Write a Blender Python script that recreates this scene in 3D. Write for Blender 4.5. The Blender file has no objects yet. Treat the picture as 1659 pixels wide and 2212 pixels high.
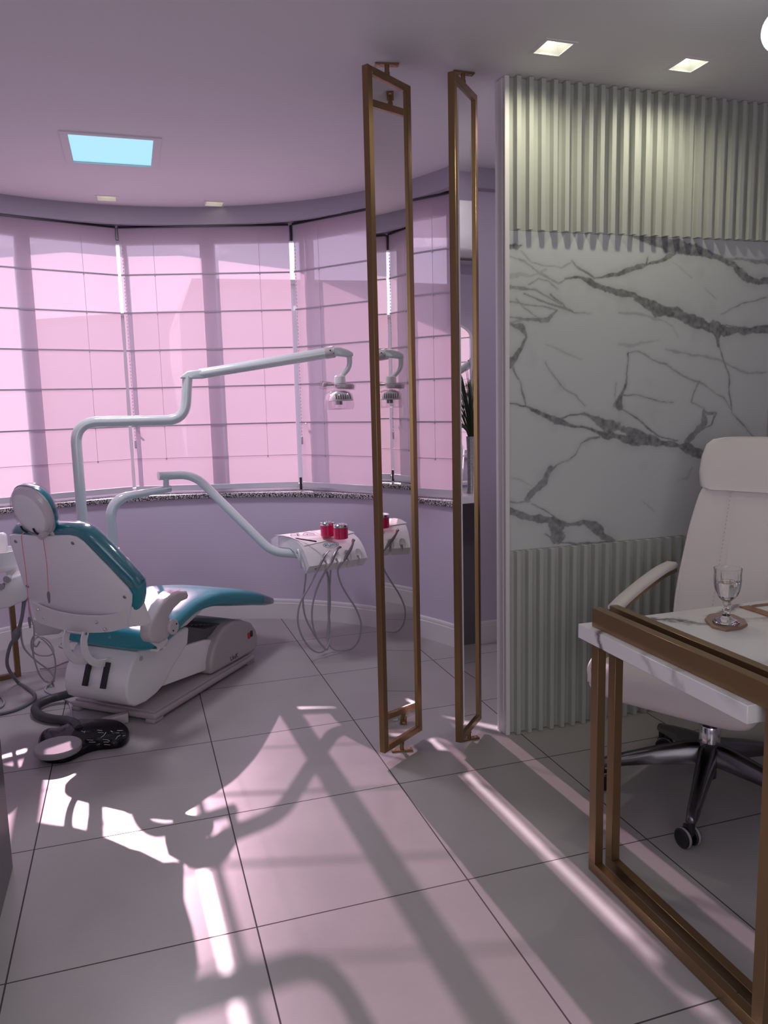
import bpy, bmesh, math, random
from mathutils import Vector, Matrix
random.seed(7)
SC = bpy.context.scene
COL = SC.collection
R = math.radians
# ------------------------------------------------------------------ camera, sky, sun, exposure
EYE = Vector((0, 0, 1.42)); FPX = 1694.4
YAW, PITCH, ROLL = 0.30862, 0.142957, -0.024432
def cam_axes():
    f = Vector((math.sin(YAW), math.cos(YAW), 0)); r = Vector((math.cos(YAW), -math.sin(YAW), 0)); u = Vector((0, 0, 1))
    f2 = f*math.cos(PITCH) - u*math.sin(PITCH); u2 = u*math.cos(PITCH) + f*math.sin(PITCH)
    return r*math.cos(ROLL) + u2*math.sin(ROLL), u2*math.cos(ROLL) - r*math.sin(ROLL), f2
CR, CU, CF = cam_axes()
cd = bpy.data.cameras.new('camera'); cam = bpy.data.objects.new('camera', cd); COL.objects.link(cam)
m = Matrix((CR, CU, -CF)).transposed().to_4x4(); m.translation = EYE; cam.matrix_world = m
cd.sensor_fit = 'HORIZONTAL'; cd.sensor_width = 36; cd.lens = 36*FPX/1659; cd.clip_start = .05; cd.clip_end = 300
SC.camera = cam
SC.view_settings.view_transform = 'Standard'; SC.view_settings.look = 'None'
SC.view_settings.gamma = 1; SC.view_settings.use_curve_mapping = False
SC.view_settings.exposure = 0.0
SC.cycles.use_denoising = True; SC.cycles.max_bounces = 12; SC.cycles.diffuse_bounces = 6; SC.cycles.glossy_bounces = 6
SC.cycles.transparent_max_bounces = 16; SC.cycles.caustics_refractive = False; SC.cycles.caustics_reflective = False
SC.cycles.sample_clamp_indirect = 6
wd = bpy.data.worlds.new('sky'); SC.world = wd; wd.use_nodes = True
nt = wd.node_tree; bg = nt.nodes['Background']
tc = nt.nodes.new('ShaderNodeTexCoord'); sx = nt.nodes.new('ShaderNodeSeparateXYZ'); rp = nt.nodes.new('ShaderNodeValToRGB')
nt.links.new(tc.outputs['Generated'], sx.inputs[0]); nt.links.new(sx.outputs['Z'], rp.inputs[0]); nt.links.new(rp.outputs[0], bg.inputs[0])
rp.color_ramp.elements[0].position = 0.0; rp.color_ramp.elements[0].color = (.84, .80, .96, 1)
rp.color_ramp.elements[1].position = .45; rp.color_ramp.elements[1].color = (.62, .68, 1.0, 1)
bg.inputs[1].default_value = 1.9
SUN_EL, SUN_AZ = R(27.2), R(2.35)
sd = bpy.data.lights.new('sun', 'SUN'); so = bpy.data.objects.new('sun', sd); COL.objects.link(so)
sdir = Vector((math.sin(SUN_AZ)*math.cos(SUN_EL), -math.cos(SUN_AZ)*math.cos(SUN_EL), -math.sin(SUN_EL)))
so.rotation_euler = sdir.to_track_quat('-Z', 'Y').to_euler(); so.location = (0, 9, 6)
sd.energy = 16.0; sd.color = (1, .75, .85); sd.angle = R(.55)
DOWN_W, DOWN_COL = 8.0, (1.0, .96, .72)
for x_, y_, s_, w_ in ((-.55, .2, .5, 6), (1.3, -.3, .5, 2)):       # overhead fill lights added behind the camera, no known fixtures there
    ad = bpy.data.lights.new('overhead_fill', 'AREA'); ao = bpy.data.objects.new('overhead_fill', ad); COL.objects.link(ao)
    ao.location = (x_, y_, 2.60); ad.size = s_; ad.energy = w_; ad.color = (.93, 1.0, .97)
ad = bpy.data.lights.new('rear_fill', 'AREA'); ao = bpy.data.objects.new('rear_fill', ad); COL.objects.link(ao)      # invented soft fill at the rear wall, brightens upright faces toward the camera
ao.location = (-.2, -1.70, 1.45); ao.rotation_euler = (R(90), 0, 0); ad.shape = 'RECTANGLE'; ad.size = 2.0; ad.size_y = 1.8; ad.energy = 25; ad.color = (1.0, .96, .98)
ad = bpy.data.lights.new('led_panel_light', 'AREA'); ao = bpy.data.objects.new('led_panel_light', ad); COL.objects.link(ao)   # the glowing panel over the dental chair
ao.location = (.005, 4.12, 2.60); ad.size = .36; ad.energy = 17; ad.color = (.95, .90, 1.0)
ad = bpy.data.lights.new('nook_fill', 'AREA'); ao = bpy.data.objects.new('nook_fill', ad); COL.objects.link(ao)                    # unseen fill light added behind the ribbed wall to lift the end wall
ao.location = (1.95, 3.04, 2.60); ad.size = .14; ad.energy = 2.6; ad.color = (1, .92, 1)

# ------------------------------------------------------------------ helpers
def ray(px, py): return CR*((px-829.5)/FPX) - CU*((py-1106)/FPX) + CF
def at(px, py, Y): d = ray(px, py); return EYE + d*(Y/d.y)           # point of the photo's sight line on the upright plane Y
def atz(px, py, z): d = ray(px, py); return EYE + d*((z-EYE.z)/d.z)    # ... on the level plane z
def atx(px, py, X): d = ray(px, py); return EYE + d*(X/d.x)
ROOT = {}
def empty(name, loc=(0, 0, 0), rz=0.0):
    o = bpy.data.objects.new(name, None); COL.objects.link(o); o.location = loc; o.rotation_euler = (0, 0, rz)
    o.empty_display_size = .1
    ROOT[o.name] = Matrix.Translation(Vector(loc)) @ Matrix.Rotation(rz, 4, 'Z'); return o
def tag(o, label, cat, group=None, kind=None):
    o['label'] = label; o['category'] = cat
    if group: o['group'] = group
    if kind: o['kind'] = kind
    return o
class MB:
    def __init__(s): s.bm = bmesh.new()
    def add(s, t, bevel=0, seg=2, ang=35):
        if bevel:
            t.normal_update(); bmesh.ops.remove_doubles(t, verts=t.verts[:], dist=1e-6)
            es = [e for e in t.edges if len(e.link_faces) == 2 and e.calc_face_angle(0) > R(ang)]
            bmesh.ops.bevel(t, geom=es, offset=bevel, segments=seg, profile=.5, affect='EDGES', clamp_overlap=True)
        me = bpy.data.meshes.new('t'); t.to_mesh(me); t.free(); s.bm.from_mesh(me); bpy.data.meshes.remove(me); return s
    def box(s, c, d, rot=None, bevel=0, seg=2):
        t = bmesh.new(); bmesh.ops.create_cube(t, size=1)
        M = Matrix.Translation(Vector(c)) @ (rot.to_4x4() if rot else Matrix.Identity(4)) @ Matrix.Diagonal((d[0], d[1], d[2], 1))
        bmesh.ops.transform(t, matrix=M, verts=t.verts[:]); return s.add(t, bevel, seg)
    def b2(s, lo, hi, bevel=0, seg=2):
        return s.box([(a+b)/2 for a, b in zip(lo, hi)], [abs(b-a) for a, b in zip(lo, hi)], None, bevel, seg)
    def prism(s, pts, f, d0, d1, bevel=0, seg=2, ang=35):          # f(u, v, d) -> point
        t = bmesh.new(); A = [t.verts.new(f(u, v, d0)) for u, v in pts]; B = [t.verts.new(f(u, v, d1)) for u, v in pts]
        t.faces.new(A); t.faces.new(B[::-1]); n = len(pts)
        for i in range(n): t.faces.new((A[i], B[i], B[(i+1) % n], A[(i+1) % n]))
        bmesh.ops.recalc_face_normals(t, faces=t.faces[:]); return s.add(t, bevel, seg, ang)
    def loft(s, secs, cap=True, closed=True):
        t = bmesh.new(); V = [[t.verts.new(p) for p in sec] for sec in secs]; n = len(secs[0])
        for a, b in zip(V, V[1:]):
            for i in range(n if closed else n-1): t.faces.new((a[i], a[(i+1) % n], b[(i+1) % n], b[i]))
        if cap and closed: t.faces.new(V[0][::-1]); t.faces.new(V[-1])
        bmesh.ops.recalc_face_normals(t, faces=t.faces[:]); return s.add(t)
    def tube(s, pts, r, n=12, sub=0, cap=True):
        P = [Vector(p) for p in pts]; rr = r if isinstance(r, (list, tuple)) else [r]*len(P)
        if sub: P, rr = smooth(P, rr, sub)
        T = []
        for i in range(len(P)):
            a = P[max(i-1, 0)]; b = P[min(i+1, len(P)-1)]; T.append((b-a).normalized() if (b-a).length > 1e-9 else Vector((0, 0, 1)))
        ref = Vector((0, 0, 1)) if abs(T[0].z) < .9 else Vector((1, 0, 0)); N = (ref - T[0]*ref.dot(T[0])).normalized(); secs = []
        for i, p in enumerate(P):
            N = N - T[i]*N.dot(T[i]); N.normalize(); Bn = T[i].cross(N)
            secs.append([p + (N*math.cos(2*math.pi*k/n) + Bn*math.sin(2*math.pi*k/n))*rr[i] for k in range(n)])
        return s.loft(secs, cap)
    def lathe(s, prof, c=(0, 0, 0), axis=(0, 0, 1), n=24):
        q = Vector((0, 0, 1)).rotation_difference(Vector(axis).normalized()); c = Vector(c)
        secs = [[c + q @ Vector((max(r, 1e-4)*math.cos(2*math.pi*k/n), max(r, 1e-4)*math.sin(2*math.pi*k/n), z)) for k in range(n)] for r, z in prof]
        return s.loft(secs)
    def cyl(s, a, b, r, n=16): return s.tube([a, b], r, n)
    def quad(s, *p):
        t = bmesh.new(); t.faces.new([t.verts.new(q) for q in p]); return s.add(t)
def smooth(P, rr, sub):
    O, Q = [], []; n = len(P)
    for i in range(n-1):
        p0 = P[i-1] if i else P[0]*2-P[1]; p1 = P[i]; p2 = P[i+1]; p3 = P[i+2] if i+2 < n else P[-1]*2-P[-2]
        for k in range(sub):
            u = k/sub; u2 = u*u; u3 = u2*u
            O.append(.5*(2*p1 + (p2-p0)*u + (2*p0-5*p1+4*p2-p3)*u2 + (3*p1-p0-3*p2+p3)*u3)); Q.append(rr[i]*(1-u)+rr[i+1]*u)
    O.append(P[-1]); Q.append(rr[-1]); return O, Q
def fillet(pts, rad, k=8):                                         # round the corners of a bent pipe
    P = [Vector(p) for p in pts]; out = [P[0]]
    for i in range(1, len(P)-1):
        a = (P[i-1]-P[i]); b = (P[i+1]-P[i]); rd = rad[i-1] if isinstance(rad, (list, tuple)) else rad
        d = min(rd, a.length*.49, b.length*.49); A = P[i]+a.normalized()*d; B = P[i]+b.normalized()*d
        for j in range(k+1):
            u = j/k; out.append(A*(1-u)**2 + P[i]*2*u*(1-u) + B*u*u)
    out.append(P[-1]); return out
def root_of(o):
    while o.parent: o = o.parent
    return o
def obj(name, mb, mat, parent=None, local=False, sharp=38, kind=None, label=None):
    me = bpy.data.meshes.new(name)
    if parent is not None and not local:
        rm = ROOT.get(root_of(parent).name)
        if rm is not None: bmesh.ops.transform(mb.bm, matrix=rm.inverted(), verts=mb.bm.verts[:])
    mb.bm.to_mesh(me); mb.bm.free()
    for p in me.polygons: p.use_smooth = True
    me.set_sharp_from_angle(angle=R(sharp))
    for mm in (mat if isinstance(mat, (list, tuple)) else [mat]): me.materials.append(mm)
    o = bpy.data.objects.new(name, me); COL.objects.link(o)
    if parent is not None: o.parent = parent
    if kind: o['kind'] = kind
    if label: o['label'] = label
    return o
def copy_tree(o, parent=None):
    c = o.copy(); COL.objects.link(c)
    if parent: c.parent = parent
    for ch in list(o.children): copy_tree(ch, c)
    return c
def text(name, body, size, mat, parent, o, ex, ey, depth=.0006):    # raised lettering on a surface (o = centre, ex / ey its directions), in the thing's own frame
    cu = bpy.data.curves.new(name, 'FONT'); cu.body = body; cu.size = size; cu.extrude = depth; cu.align_x = 'CENTER'; cu.align_y = 'CENTER'
    t = bpy.data.objects.new('tmp', cu); me = bpy.data.meshes.new_from_object(t); bpy.data.objects.remove(t)
    ex = Vector(ex).normalized(); ey = Vector(ey); ey = (ey-ex*ey.dot(ex)).normalized(); M = Matrix((ex, ey, ex.cross(ey))).transposed().to_4x4(); M.translation = Vector(o)
    me.transform(M); me.materials.clear(); me.materials.append(mat); q = bpy.data.objects.new(name, me); COL.objects.link(q); q.parent = parent; return q

# ------------------------------------------------------------------ materials
def mat(name, col, rough=.5, metal=0, spec=.5, emis=None, es=0, noise=0, nscale=30, bump=0, bscale=200, coat=0):
    M = bpy.data.materials.new(name); M.use_nodes = True; t = M.node_tree; b = t.nodes['Principled BSDF']
    b.inputs['Base Color'].default_value = (*col, 1); b.inputs['Roughness'].default_value = rough; b.inputs['Metallic'].default_value = metal
    b.inputs['Specular IOR Level'].default_value = spec; b.inputs['Coat Weight'].default_value = coat
    if emis: b.inputs['Emission Color'].default_value = (*emis, 1); b.inputs['Emission Strength'].default_value = es
    if noise or bump:
        co = t.nodes.new('ShaderNodeTexCoord')
    if noise:
        n = t.nodes.new('ShaderNodeTexNoise'); n.inputs['Scale'].default_value = nscale; n.inputs['Detail'].default_value = 5
        t.links.new(co.outputs['Object'], n.inputs['Vector'])
        mr = t.nodes.new('ShaderNodeMix'); mr.data_type = 'RGBA'
        mr.inputs[6].default_value = (*[c*(1-noise) for c in col], 1); mr.inputs[7].default_value = (*[min(1, c*(1+noise)) for c in col], 1)
        t.links.new(n.outputs['Fac'], mr.inputs[0]); t.links.new(mr.outputs[2], b.inputs['Base Color'])
    if bump:
        n2 = t.nodes.new('ShaderNodeTexNoise'); n2.inputs['Scale'].default_value = bscale; t.links.new(co.outputs['Object'], n2.inputs['Vector'])
        bp = t.nodes.new('ShaderNodeBump'); bp.inputs['Strength'].default_value = bump; bp.inputs['Distance'].default_value = .002
        t.links.new(n2.outputs['Fac'], bp.inputs['Height']); t.links.new(bp.outputs[0], b.inputs['Normal'])
    return M
def mix_mat(name, parts):                                           # weighted sum of bsdfs
    M = bpy.data.materials.new(name); M.use_nodes = True; t = M.node_tree; t.nodes.remove(t.nodes['Principled BSDF']); out = t.nodes['Material Output']
    cur = None; acc = 0
    for w, kind, col, *rest in parts:
        n = t.nodes.new(kind); n.inputs['Color'].default_value = (*col, 1)
        if rest: n.inputs['Roughness'].default_value = rest[0]
        if cur is None: cur = n; acc = w
        else:
            mx = t.nodes.new('ShaderNodeMixShader'); acc += w; mx.inputs[0].default_value = w/acc
            t.links.new(cur.outputs[0], mx.inputs[1]); t.links.new(n.outputs[0], mx.inputs[2]); cur = mx
    t.links.new(cur.outputs[0], out.inputs['Surface']); return M
M = {}
M['wall'] = mat('lilac paint', (.60, .53, .66), .6, noise=.03, nscale=3, bump=.05, bscale=120)
M['ceil'] = mat('white ceiling paint', (.80, .78, .80), .7, noise=.02, nscale=2)
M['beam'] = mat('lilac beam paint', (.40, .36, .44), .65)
M['base'] = mat('white baseboard', (.72, .70, .72), .4)
M['trim'] = mat('white door trim', (.78, .76, .76), .4)
M['slat'] = mat('white slatted board', (.49, .51, .47), .55, noise=.04, nscale=6)
M['white'] = mat('white plastic', (.80, .79, .80), .28, noise=.02, nscale=4)
M['shell'] = mat('white shell under film', (.86, .84, .90), .2, coat=.4, bump=.25, bscale=25)
M['pipe'] = mat('white enamelled pipe', (.66, .71, .73), .16, coat=.5)
M['teal'] = mat('teal vinyl', (.015, .27, .33), .33, coat=.25, bump=.05, bscale=60)
M['taupe'] = mat('taupe plastic', (.40, .36, .37), .32, noise=.03)
M['armgrey'] = mat('grey plastic', (.55, .50, .52), .4)
M['dark'] = mat('black plastic', (.012, .012, .014), .3)
M['pedal'] = mat('black glossy plastic', (.006, .006, .008), .10, spec=.22)
M['rib'] = mat('black ribbed hose', (.045, .045, .05), .45)
M['disc'] = mat('grey rubber disc', (.36, .35, .37), .55)
M['bellows'] = mat('dark grey rubber', (.09, .085, .09), .5)
M['hose'] = mat('grey hose', (.36, .35, .38), .45)
M['hose_dark'] = mat('dark grey hose', (.17, .17, .19), .4)
M['chrome'] = mat('chrome', (.75, .75, .77), .12, 1)
M['steel'] = mat('handpiece steel', (.30, .29, .31), .3, .8)
M['bronze'] = mat('bronze lacquered metal', (.28, .178, .088), .34, .8, noise=.06, nscale=8)
M['mirror'] = mat('mirror glass', (.86, .86, .84), .005, 1)
M['leather'] = mat('cream leather', (.76, .71, .70), .45, bump=.25, bscale=350)
M['stitch'] = mat('cream stitching', (.62, .57, .55), .7)
M['pol'] = mat('polished dark aluminium', (.17, .165, .18), .25, 1)
M['red'] = mat('crimson tin', (.62, .012, .10), .22, coat=.5)
M['paper'] = mat('white paper', (.83, .80, .81), .7)
M['kraft'] = mat('bronze placemat', (.34, .17, .09), .45)
M['agate'] = mat('brown agate', (.30, .18, .12), .2, noise=.4, nscale=40)
M['gilt'] = mat('gilt edge', (.5, .33, .2), .35, .7)
M['frame'] = mat('white window frame', (.55, .54, .58), .4)
M['alu'] = mat('aluminium rail', (.62, .62, .68), .35, .3)
M['batten'] = mat('blind batten', (.34, .30, .36), .5)
M['cord'] = mat('blind cord', (.45, .42, .47), .6)
M['pink'] = mat('pink cord', (.75, .22, .26), .6)
M['cab'] = mat('dark grey lacquer', (.10, .10, .105), .3)
M['led'] = mat('cyan white diffuser', (.2, .3, .3), .4, emis=(.33, .74, .97), es=.95)
M['bulb'] = mat('lit lamp', (1, 1, 1), .4, emis=(1, .98, .82), es=5.0)
M['bulb_dim'] = mat('lit lamp glass', (1, 1, 1), .4, emis=(1, .97, .62), es=2.0)
M['globe'] = mat('glowing opal glass', (1, 1, 1), .3, emis=(.95, 1, 1), es=2.2)
M['well'] = mat('white lamp recess', (.85, .85, .80), .4)
M['switch'] = mat('red switch', (.5, .02, .03), .3)
M['tealink'] = mat('teal print', (.02, .32, .38), .4)
M['ink'] = mat('dark print', (.05, .05, .06), .5)
M['wprint'] = mat('white print', (.75, .75, .75), .5)
M['leaf'] = mat('dark green leaf', (.04, .07, .035), .5, noise=.4, nscale=20)
M['vase'] = mat('silver glass chips', (.5, .5, .52), .2, .8, noise=.5, nscale=120)
M['bld'] = mat('beige render facade', (.32, .25, .27), .9, noise=.05, nscale=.4)
M['roofm'] = mat('terracotta roof', (.25, .19, .20), .9)
M['fab'] = mix_mat('pink blind fabric', [(.20, 'ShaderNodeBsdfTransparent', (1, .82, .90)), (.125, 'ShaderNodeBsdfTranslucent', (.97, .69, .78)), (.685, 'ShaderNodeBsdfDiffuse', (.50, .40, .49))])
def thin_glass(name, col, refl=.08, rough=.02):
    M_ = bpy.data.materials.new(name); M_.use_nodes = True; t = M_.node_tree; t.nodes.remove(t.nodes['Principled BSDF'])
    a = t.nodes.new('ShaderNodeBsdfTransparent'); a.inputs[0].default_value = (*col, 1); g = t.nodes.new('ShaderNodeBsdfGlossy'); g.inputs['Roughness'].default_value = rough
    lw = t.nodes.new('ShaderNodeLayerWeight'); lw.inputs[0].default_value = .25
    ml = t.nodes.new('ShaderNodeMath'); ml.operation = 'MULTIPLY_ADD'; ml.inputs[1].default_value = .6; ml.inputs[2].default_value = refl*.4
    mx = t.nodes.new('ShaderNodeMixShader'); t.links.new(lw.outputs['Facing'], ml.inputs[0]); t.links.new(ml.outputs[0], mx.inputs[0])
    t.links.new(a.outputs[0], mx.inputs[1]); t.links.new(g.outputs[0], mx.inputs[2]); t.links.new(mx.outputs[0], t.nodes['Material Output'].inputs[0]); return M_
M['pane'] = thin_glass('window glass', (.97, .97, .98), .05)
M['clear'] = thin_glass('clear plastic', (.93, .90, .92), .12, .06)
def crystal(name):
    M_ = mat(name, (1, 1, 1), .02); b = M_.node_tree.nodes['Principled BSDF']; b.inputs['Transmission Weight'].default_value = 1; b.inputs['IOR'].default_value = 1.47; return M_
M['crystal'] = crystal('cut crystal glass'); M['water'] = crystal('water'); M['water'].node_tree.nodes['Principled BSDF'].inputs['IOR'].default_value = 1.33
def floor_mat(S, ox, oy, g):
    M_ = mat('grey porcelain tile', (.5, .48, .47), .3); t = M_.node_tree; b = t.nodes['Principled BSDF']
    co = t.nodes.new('ShaderNodeTexCoord'); sp = t.nodes.new('ShaderNodeSeparateXYZ'); t.links.new(co.outputs['Object'], sp.inputs[0])
    def mth(op, a, b_=None, c=None):
        n = t.nodes.new('ShaderNodeMath'); n.operation = op
        for i, v in enumerate((a, b_, c)):
            if v is None: continue
            if isinstance(v, (int, float)): n.inputs[i].default_value = v
            else: t.links.new(v, n.inputs[i])
        return n.outputs[0]
    ds = []; ids = []
    for k, o in (('X', ox), ('Y', oy)):
        v = mth('DIVIDE', mth('SUBTRACT', sp.outputs[k], o), S); ids.append(mth('FLOOR', mth('ADD', v, .0)))
        fr = mth('FRACT', v); ds.append(mth('MULTIPLY', mth('MINIMUM', fr, mth('SUBTRACT', 1.0, fr)), S))
    d = mth('MINIMUM', ds[0], ds[1]); gm = mth('LESS_THAN', d, g)
    cb = t.nodes.new('ShaderNodeCombineXYZ'); t.links.new(ids[0], cb.inputs[0]); t.links.new(ids[1], cb.inputs[1])
    wn = t.nodes.new('ShaderNodeTexWhiteNoise'); t.links.new(cb.outputs[0], wn.inputs['Vector'])
    ns = t.nodes.new('ShaderNodeTexNoise'); ns.inputs['Scale'].default_value = 3.5; ns.inputs['Detail'].default_value = 6; t.links.new(co.outputs['Object'], ns.inputs['Vector'])
    ns2 = t.nodes.new('ShaderNodeTexNoise'); ns2.inputs['Scale'].default_value = 60; ns2.inputs['Detail'].default_value = 4; t.links.new(co.outputs['Object'], ns2.inputs['Vector'])
    val = mth('ADD', mth('ADD', mth('MULTIPLY', ns.outputs['Fac'], .16), mth('MULTIPLY', ns2.outputs['Fac'], .05)), mth('MULTIPLY', wn.outputs['Value'], .03))
    rmp = t.nodes.new('ShaderNodeMix'); rmp.data_type = 'RGBA'; rmp.inputs[6].default_value = (.325, .312, .305, 1); rmp.inputs[7].default_value = (.475, .457, .445, 1)
    t.links.new(mth('MULTIPLY', val, 4.0), rmp.inputs[0])
    mx = t.nodes.new('ShaderNodeMix'); mx.data_type = 'RGBA'; t.links.new(gm, mx.inputs[0]); t.links.new(rmp.outputs[2], mx.inputs[6]); mx.inputs[7].default_value = (.05, .045, .045, 1)
    t.links.new(mx.outputs[2], b.inputs['Base Color'])
    t.links.new(mth('ADD', mth('MULTIPLY', gm, .5), mth('ADD', .25, mth('MULTIPLY', ns.outputs['Fac'], .12))), b.inputs['Roughness'])
    bp = t.nodes.new('ShaderNodeBump'); bp.inputs['Strength'].default_value = .35; bp.inputs['Distance'].default_value = .003
    t.links.new(mth('ADD', mth('SUBTRACT', 1.0, gm), mth('MULTIPLY', ns2.outputs['Fac'], .06)), bp.inputs['Height']); t.links.new(bp.outputs[0], b.inputs['Normal']); return M_
M['floor'] = floor_mat(.62643, -.38779, 1.98316, .0022)
def marble_attr():
    M_ = mat('white marble with grey veins', (.7, .72, .71), .18); t = M_.node_tree; b = t.nodes['Principled BSDF']
    at_ = t.nodes.new('ShaderNodeAttribute'); at_.attribute_name = 'vein'
    ns = t.nodes.new('ShaderNodeTexNoise'); ns.inputs['Scale'].default_value = 25; ns.inputs['Detail'].default_value = 8
    co = t.nodes.new('ShaderNodeTexCoord'); t.links.new(co.outputs['Object'], ns.inputs['Vector'])
    ml = t.nodes.new('ShaderNodeMath'); ml.operation = 'MULTIPLY_ADD'; ml.inputs[1].default_value = .5; ml.inputs[2].default_value = .72; t.links.new(ns.outputs['Fac'], ml.inputs[0])
    m2 = t.nodes.new('ShaderNodeMath'); m2.operation = 'MULTIPLY'; m2.use_clamp = True; t.links.new(at_.outputs['Fac'], m2.inputs[0]); t.links.new(ml.outputs[0], m2.inputs[1])
    mx = t.nodes.new('ShaderNodeMix'); mx.data_type = 'RGBA'; t.links.new(m2.outputs[0], mx.inputs[0]); mx.inputs[6].default_value = (.60, .635, .62, 1); mx.inputs[7].default_value = (.115, .115, .12, 1)
    t.links.new(mx.outputs[2], b.inputs['Base Color']); return M_
M['marble'] = marble_attr()
def slab_mat():
    M_ = mat('white marble slab', (.78, .77, .77), .25); t = M_.node_tree; b = t.nodes['Principled BSDF']
    co = t.nodes.new('ShaderNodeTexCoord'); cur = None
    for rot, sc, dist, thr, loc in (((.2, .5, .95), 1.6, 5.0, .030, (.3, .2, .1)), ((.5, -.3, 1.9), 1.1, 6.0, .016, (.9, .4, .3))):
        mp = t.nodes.new('ShaderNodeMapping'); mp.inputs['Rotation'].default_value = rot; mp.inputs['Location'].default_value = loc; t.links.new(co.outputs['Object'], mp.inputs[0])
        w = t.nodes.new('ShaderNodeTexWave'); w.inputs['Scale'].default_value = sc; w.inputs['Distortion'].default_value = dist; w.inputs['Detail'].default_value = 6; w.inputs['Detail Scale'].default_value = 1.6; w.inputs['Detail Roughness'].default_value = .6; t.links.new(mp.outputs[0], w.inputs[0])
        cr = t.nodes.new('ShaderNodeValToRGB'); e = cr.color_ramp.elements; e[0].position = 0; e[0].color = (.22, .20, .21, 1); e[1].position = thr*3.2; e[1].color = (1, 1, 1, 1)
        e2 = cr.color_ramp.elements.new(thr); e2.color = (.66, .64, .65, 1); t.links.new(w.outputs['Fac'], cr.inputs[0])
        n = t.nodes.new('ShaderNodeTexNoise'); n.inputs['Scale'].default_value = 3.3+rot[0]; t.links.new(mp.outputs[0], n.inputs[0])
        fd = t.nodes.new('ShaderNodeMapRange'); fd.inputs[1].default_value = .42; fd.inputs[2].default_value = .62; t.links.new(n.outputs[0], fd.inputs[0])
        mx = t.nodes.new('ShaderNodeMix'); mx.data_type = 'RGBA'; t.links.new(fd.outputs[0], mx.inputs[0]); mx.inputs[6].default_value = (1, 1, 1, 1); t.links.new(cr.outputs[0], mx.inputs[7])
        if cur is None: cur = mx.outputs[2]
        else:
            ml = t.nodes.new('ShaderNodeMix'); ml.data_type = 'RGBA'; ml.blend_type = 'MULTIPLY'; ml.inputs[0].default_value = 1; t.links.new(cur, ml.inputs[6]); t.links.new(mx.outputs[2], ml.inputs[7]); cur = ml.outputs[2]
    fin = t.nodes.new('ShaderNodeMix'); fin.data_type = 'RGBA'; fin.blend_type = 'MULTIPLY'; fin.inputs[0].default_value = 1; fin.inputs[6].default_value = (.80, .79, .79, 1); t.links.new(cur, fin.inputs[7])
    t.links.new(fin.outputs[2], b.inputs['Base Color']); return M_
M['slab'] = slab_mat()
def granite():
    M_ = mat('speckled granite', (.3, .28, .28), .25); t = M_.node_tree; b = t.nodes['Principled BSDF']; co = t.nodes.new('ShaderNodeTexCoord')
    n = t.nodes.new('ShaderNodeTexNoise'); n.inputs['Scale'].default_value = 130; n.inputs['Detail'].default_value = 2; t.links.new(co.outputs['Object'], n.inputs[0])
    cr = t.nodes.new('ShaderNodeValToRGB'); e = cr.color_ramp.elements; e[0].position = .45; e[0].color = (.03, .03, .03, 1); e[1].position = .58; e[1].color = (.62, .58, .58, 1)
    t.links.new(n.outputs[0], cr.inputs[0]); t.links.new(cr.outputs[0], b.inputs['Base Color']); return M_
M['granite'] = granite()

# ------------------------------------------------------------------ the setting
ZC = 2.615; CX, CY = .055, 3.50; RW = 1.727
def arc(r, a): return Vector((CX + r*math.sin(R(a)), CY + r*math.cos(R(a)), 0))
def struct(name, mb, m_, sharp=38): return obj(name, mb, m_, kind='structure', sharp=sharp)
b = MB(); b.b2((-2.3, -1.9, -.1), (4.4, 5.75, 0)); struct('floor', b, M['floor'])
holes = []                                                          # square openings for the recessed lamps: x0, x1, y0, y1
LAMPS = [(1.488, 2.600, .050), (2.052, 2.600, .050), (-.042, 5.03, .050), (.573, 5.03, .050)]
for x, y, h in LAMPS: holes.append((x-h, x+h, y-h, y+h))
LED = (-.178, .188, 3.905, 4.335); holes.append(LED)
xs = sorted({-2.3, 4.4, *[v for h in holes for v in h[:2]]}); ys = sorted({-1.9, 5.75, *[v for h in holes for v in h[2:]]})
b = MB(); t = bmesh.new()
for i in range(len(xs)-1):
    for j in range(len(ys)-1):
        cx, cy = (xs[i]+xs[i+1])/2, (ys[j]+ys[j+1])/2
        if any(h[0] < cx < h[1] and h[2] < cy < h[3] for h in holes): continue
        t.faces.new([t.verts.new(p) for p in ((xs[i], ys[j], ZC), (xs[i], ys[j+1], ZC), (xs[i+1], ys[j+1], ZC), (xs[i+1], ys[j], ZC))])
bmesh.ops.remove_doubles(t, verts=t.verts[:], dist=1e-5); b.add(t); b.b2((-2.3, -1.9, ZC+.12), (4.4, 5.75, ZC+.2)); struct('ceiling', b, M['ceil'])
V0 = Vector((-1.016, 4.948, 0)); V1 = Vector((0, 5.300, 0)); V2 = Vector((1.034, 5.013, 0)); V3 = Vector((1.745, 4.045, 0))
C0 = Vector((CX, CY, 0))
def out(V, d): return V + (V-C0).normalized()*d
def ring(r0, r1, z0, z1, a0, a1, n=64):
    secs = [[arc(r0, a0+(a1-a0)*k/n)+Vector((0, 0, z0)), arc(r1, a0+(a1-a0)*k/n)+Vector((0, 0, z0)), arc(r1, a0+(a1-a0)*k/n)+Vector((0, 0, z1)), arc(r0, a0+(a1-a0)*k/n)+Vector((0, 0, z1))] for k in range(n+1)]
    return MB().loft(secs)
b = ring(RW, 1.95, 0, .812, -90, 73, 90)
t2 = ring(RW, 1.95, .812, ZC, -90, -37, 30); me = bpy.data.meshes.new('t'); t2.bm.to_mesh(me); b.bm.from_mesh(me)
for A, B in ((V0, V1), (V1, V2), (V2, V3)):                          # lintel over the windows
    a0, a1, b0, b1 = out(A, .06), out(A, .24), out(B, .06), out(B, .24)
    b.prism([(p.x, p.y) for p in (a0, a1, b1, b0)], lambda u, v, d: Vector((u, v, d)), 2.455, ZC)
struct('wall_back', b, M['wall'])
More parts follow.
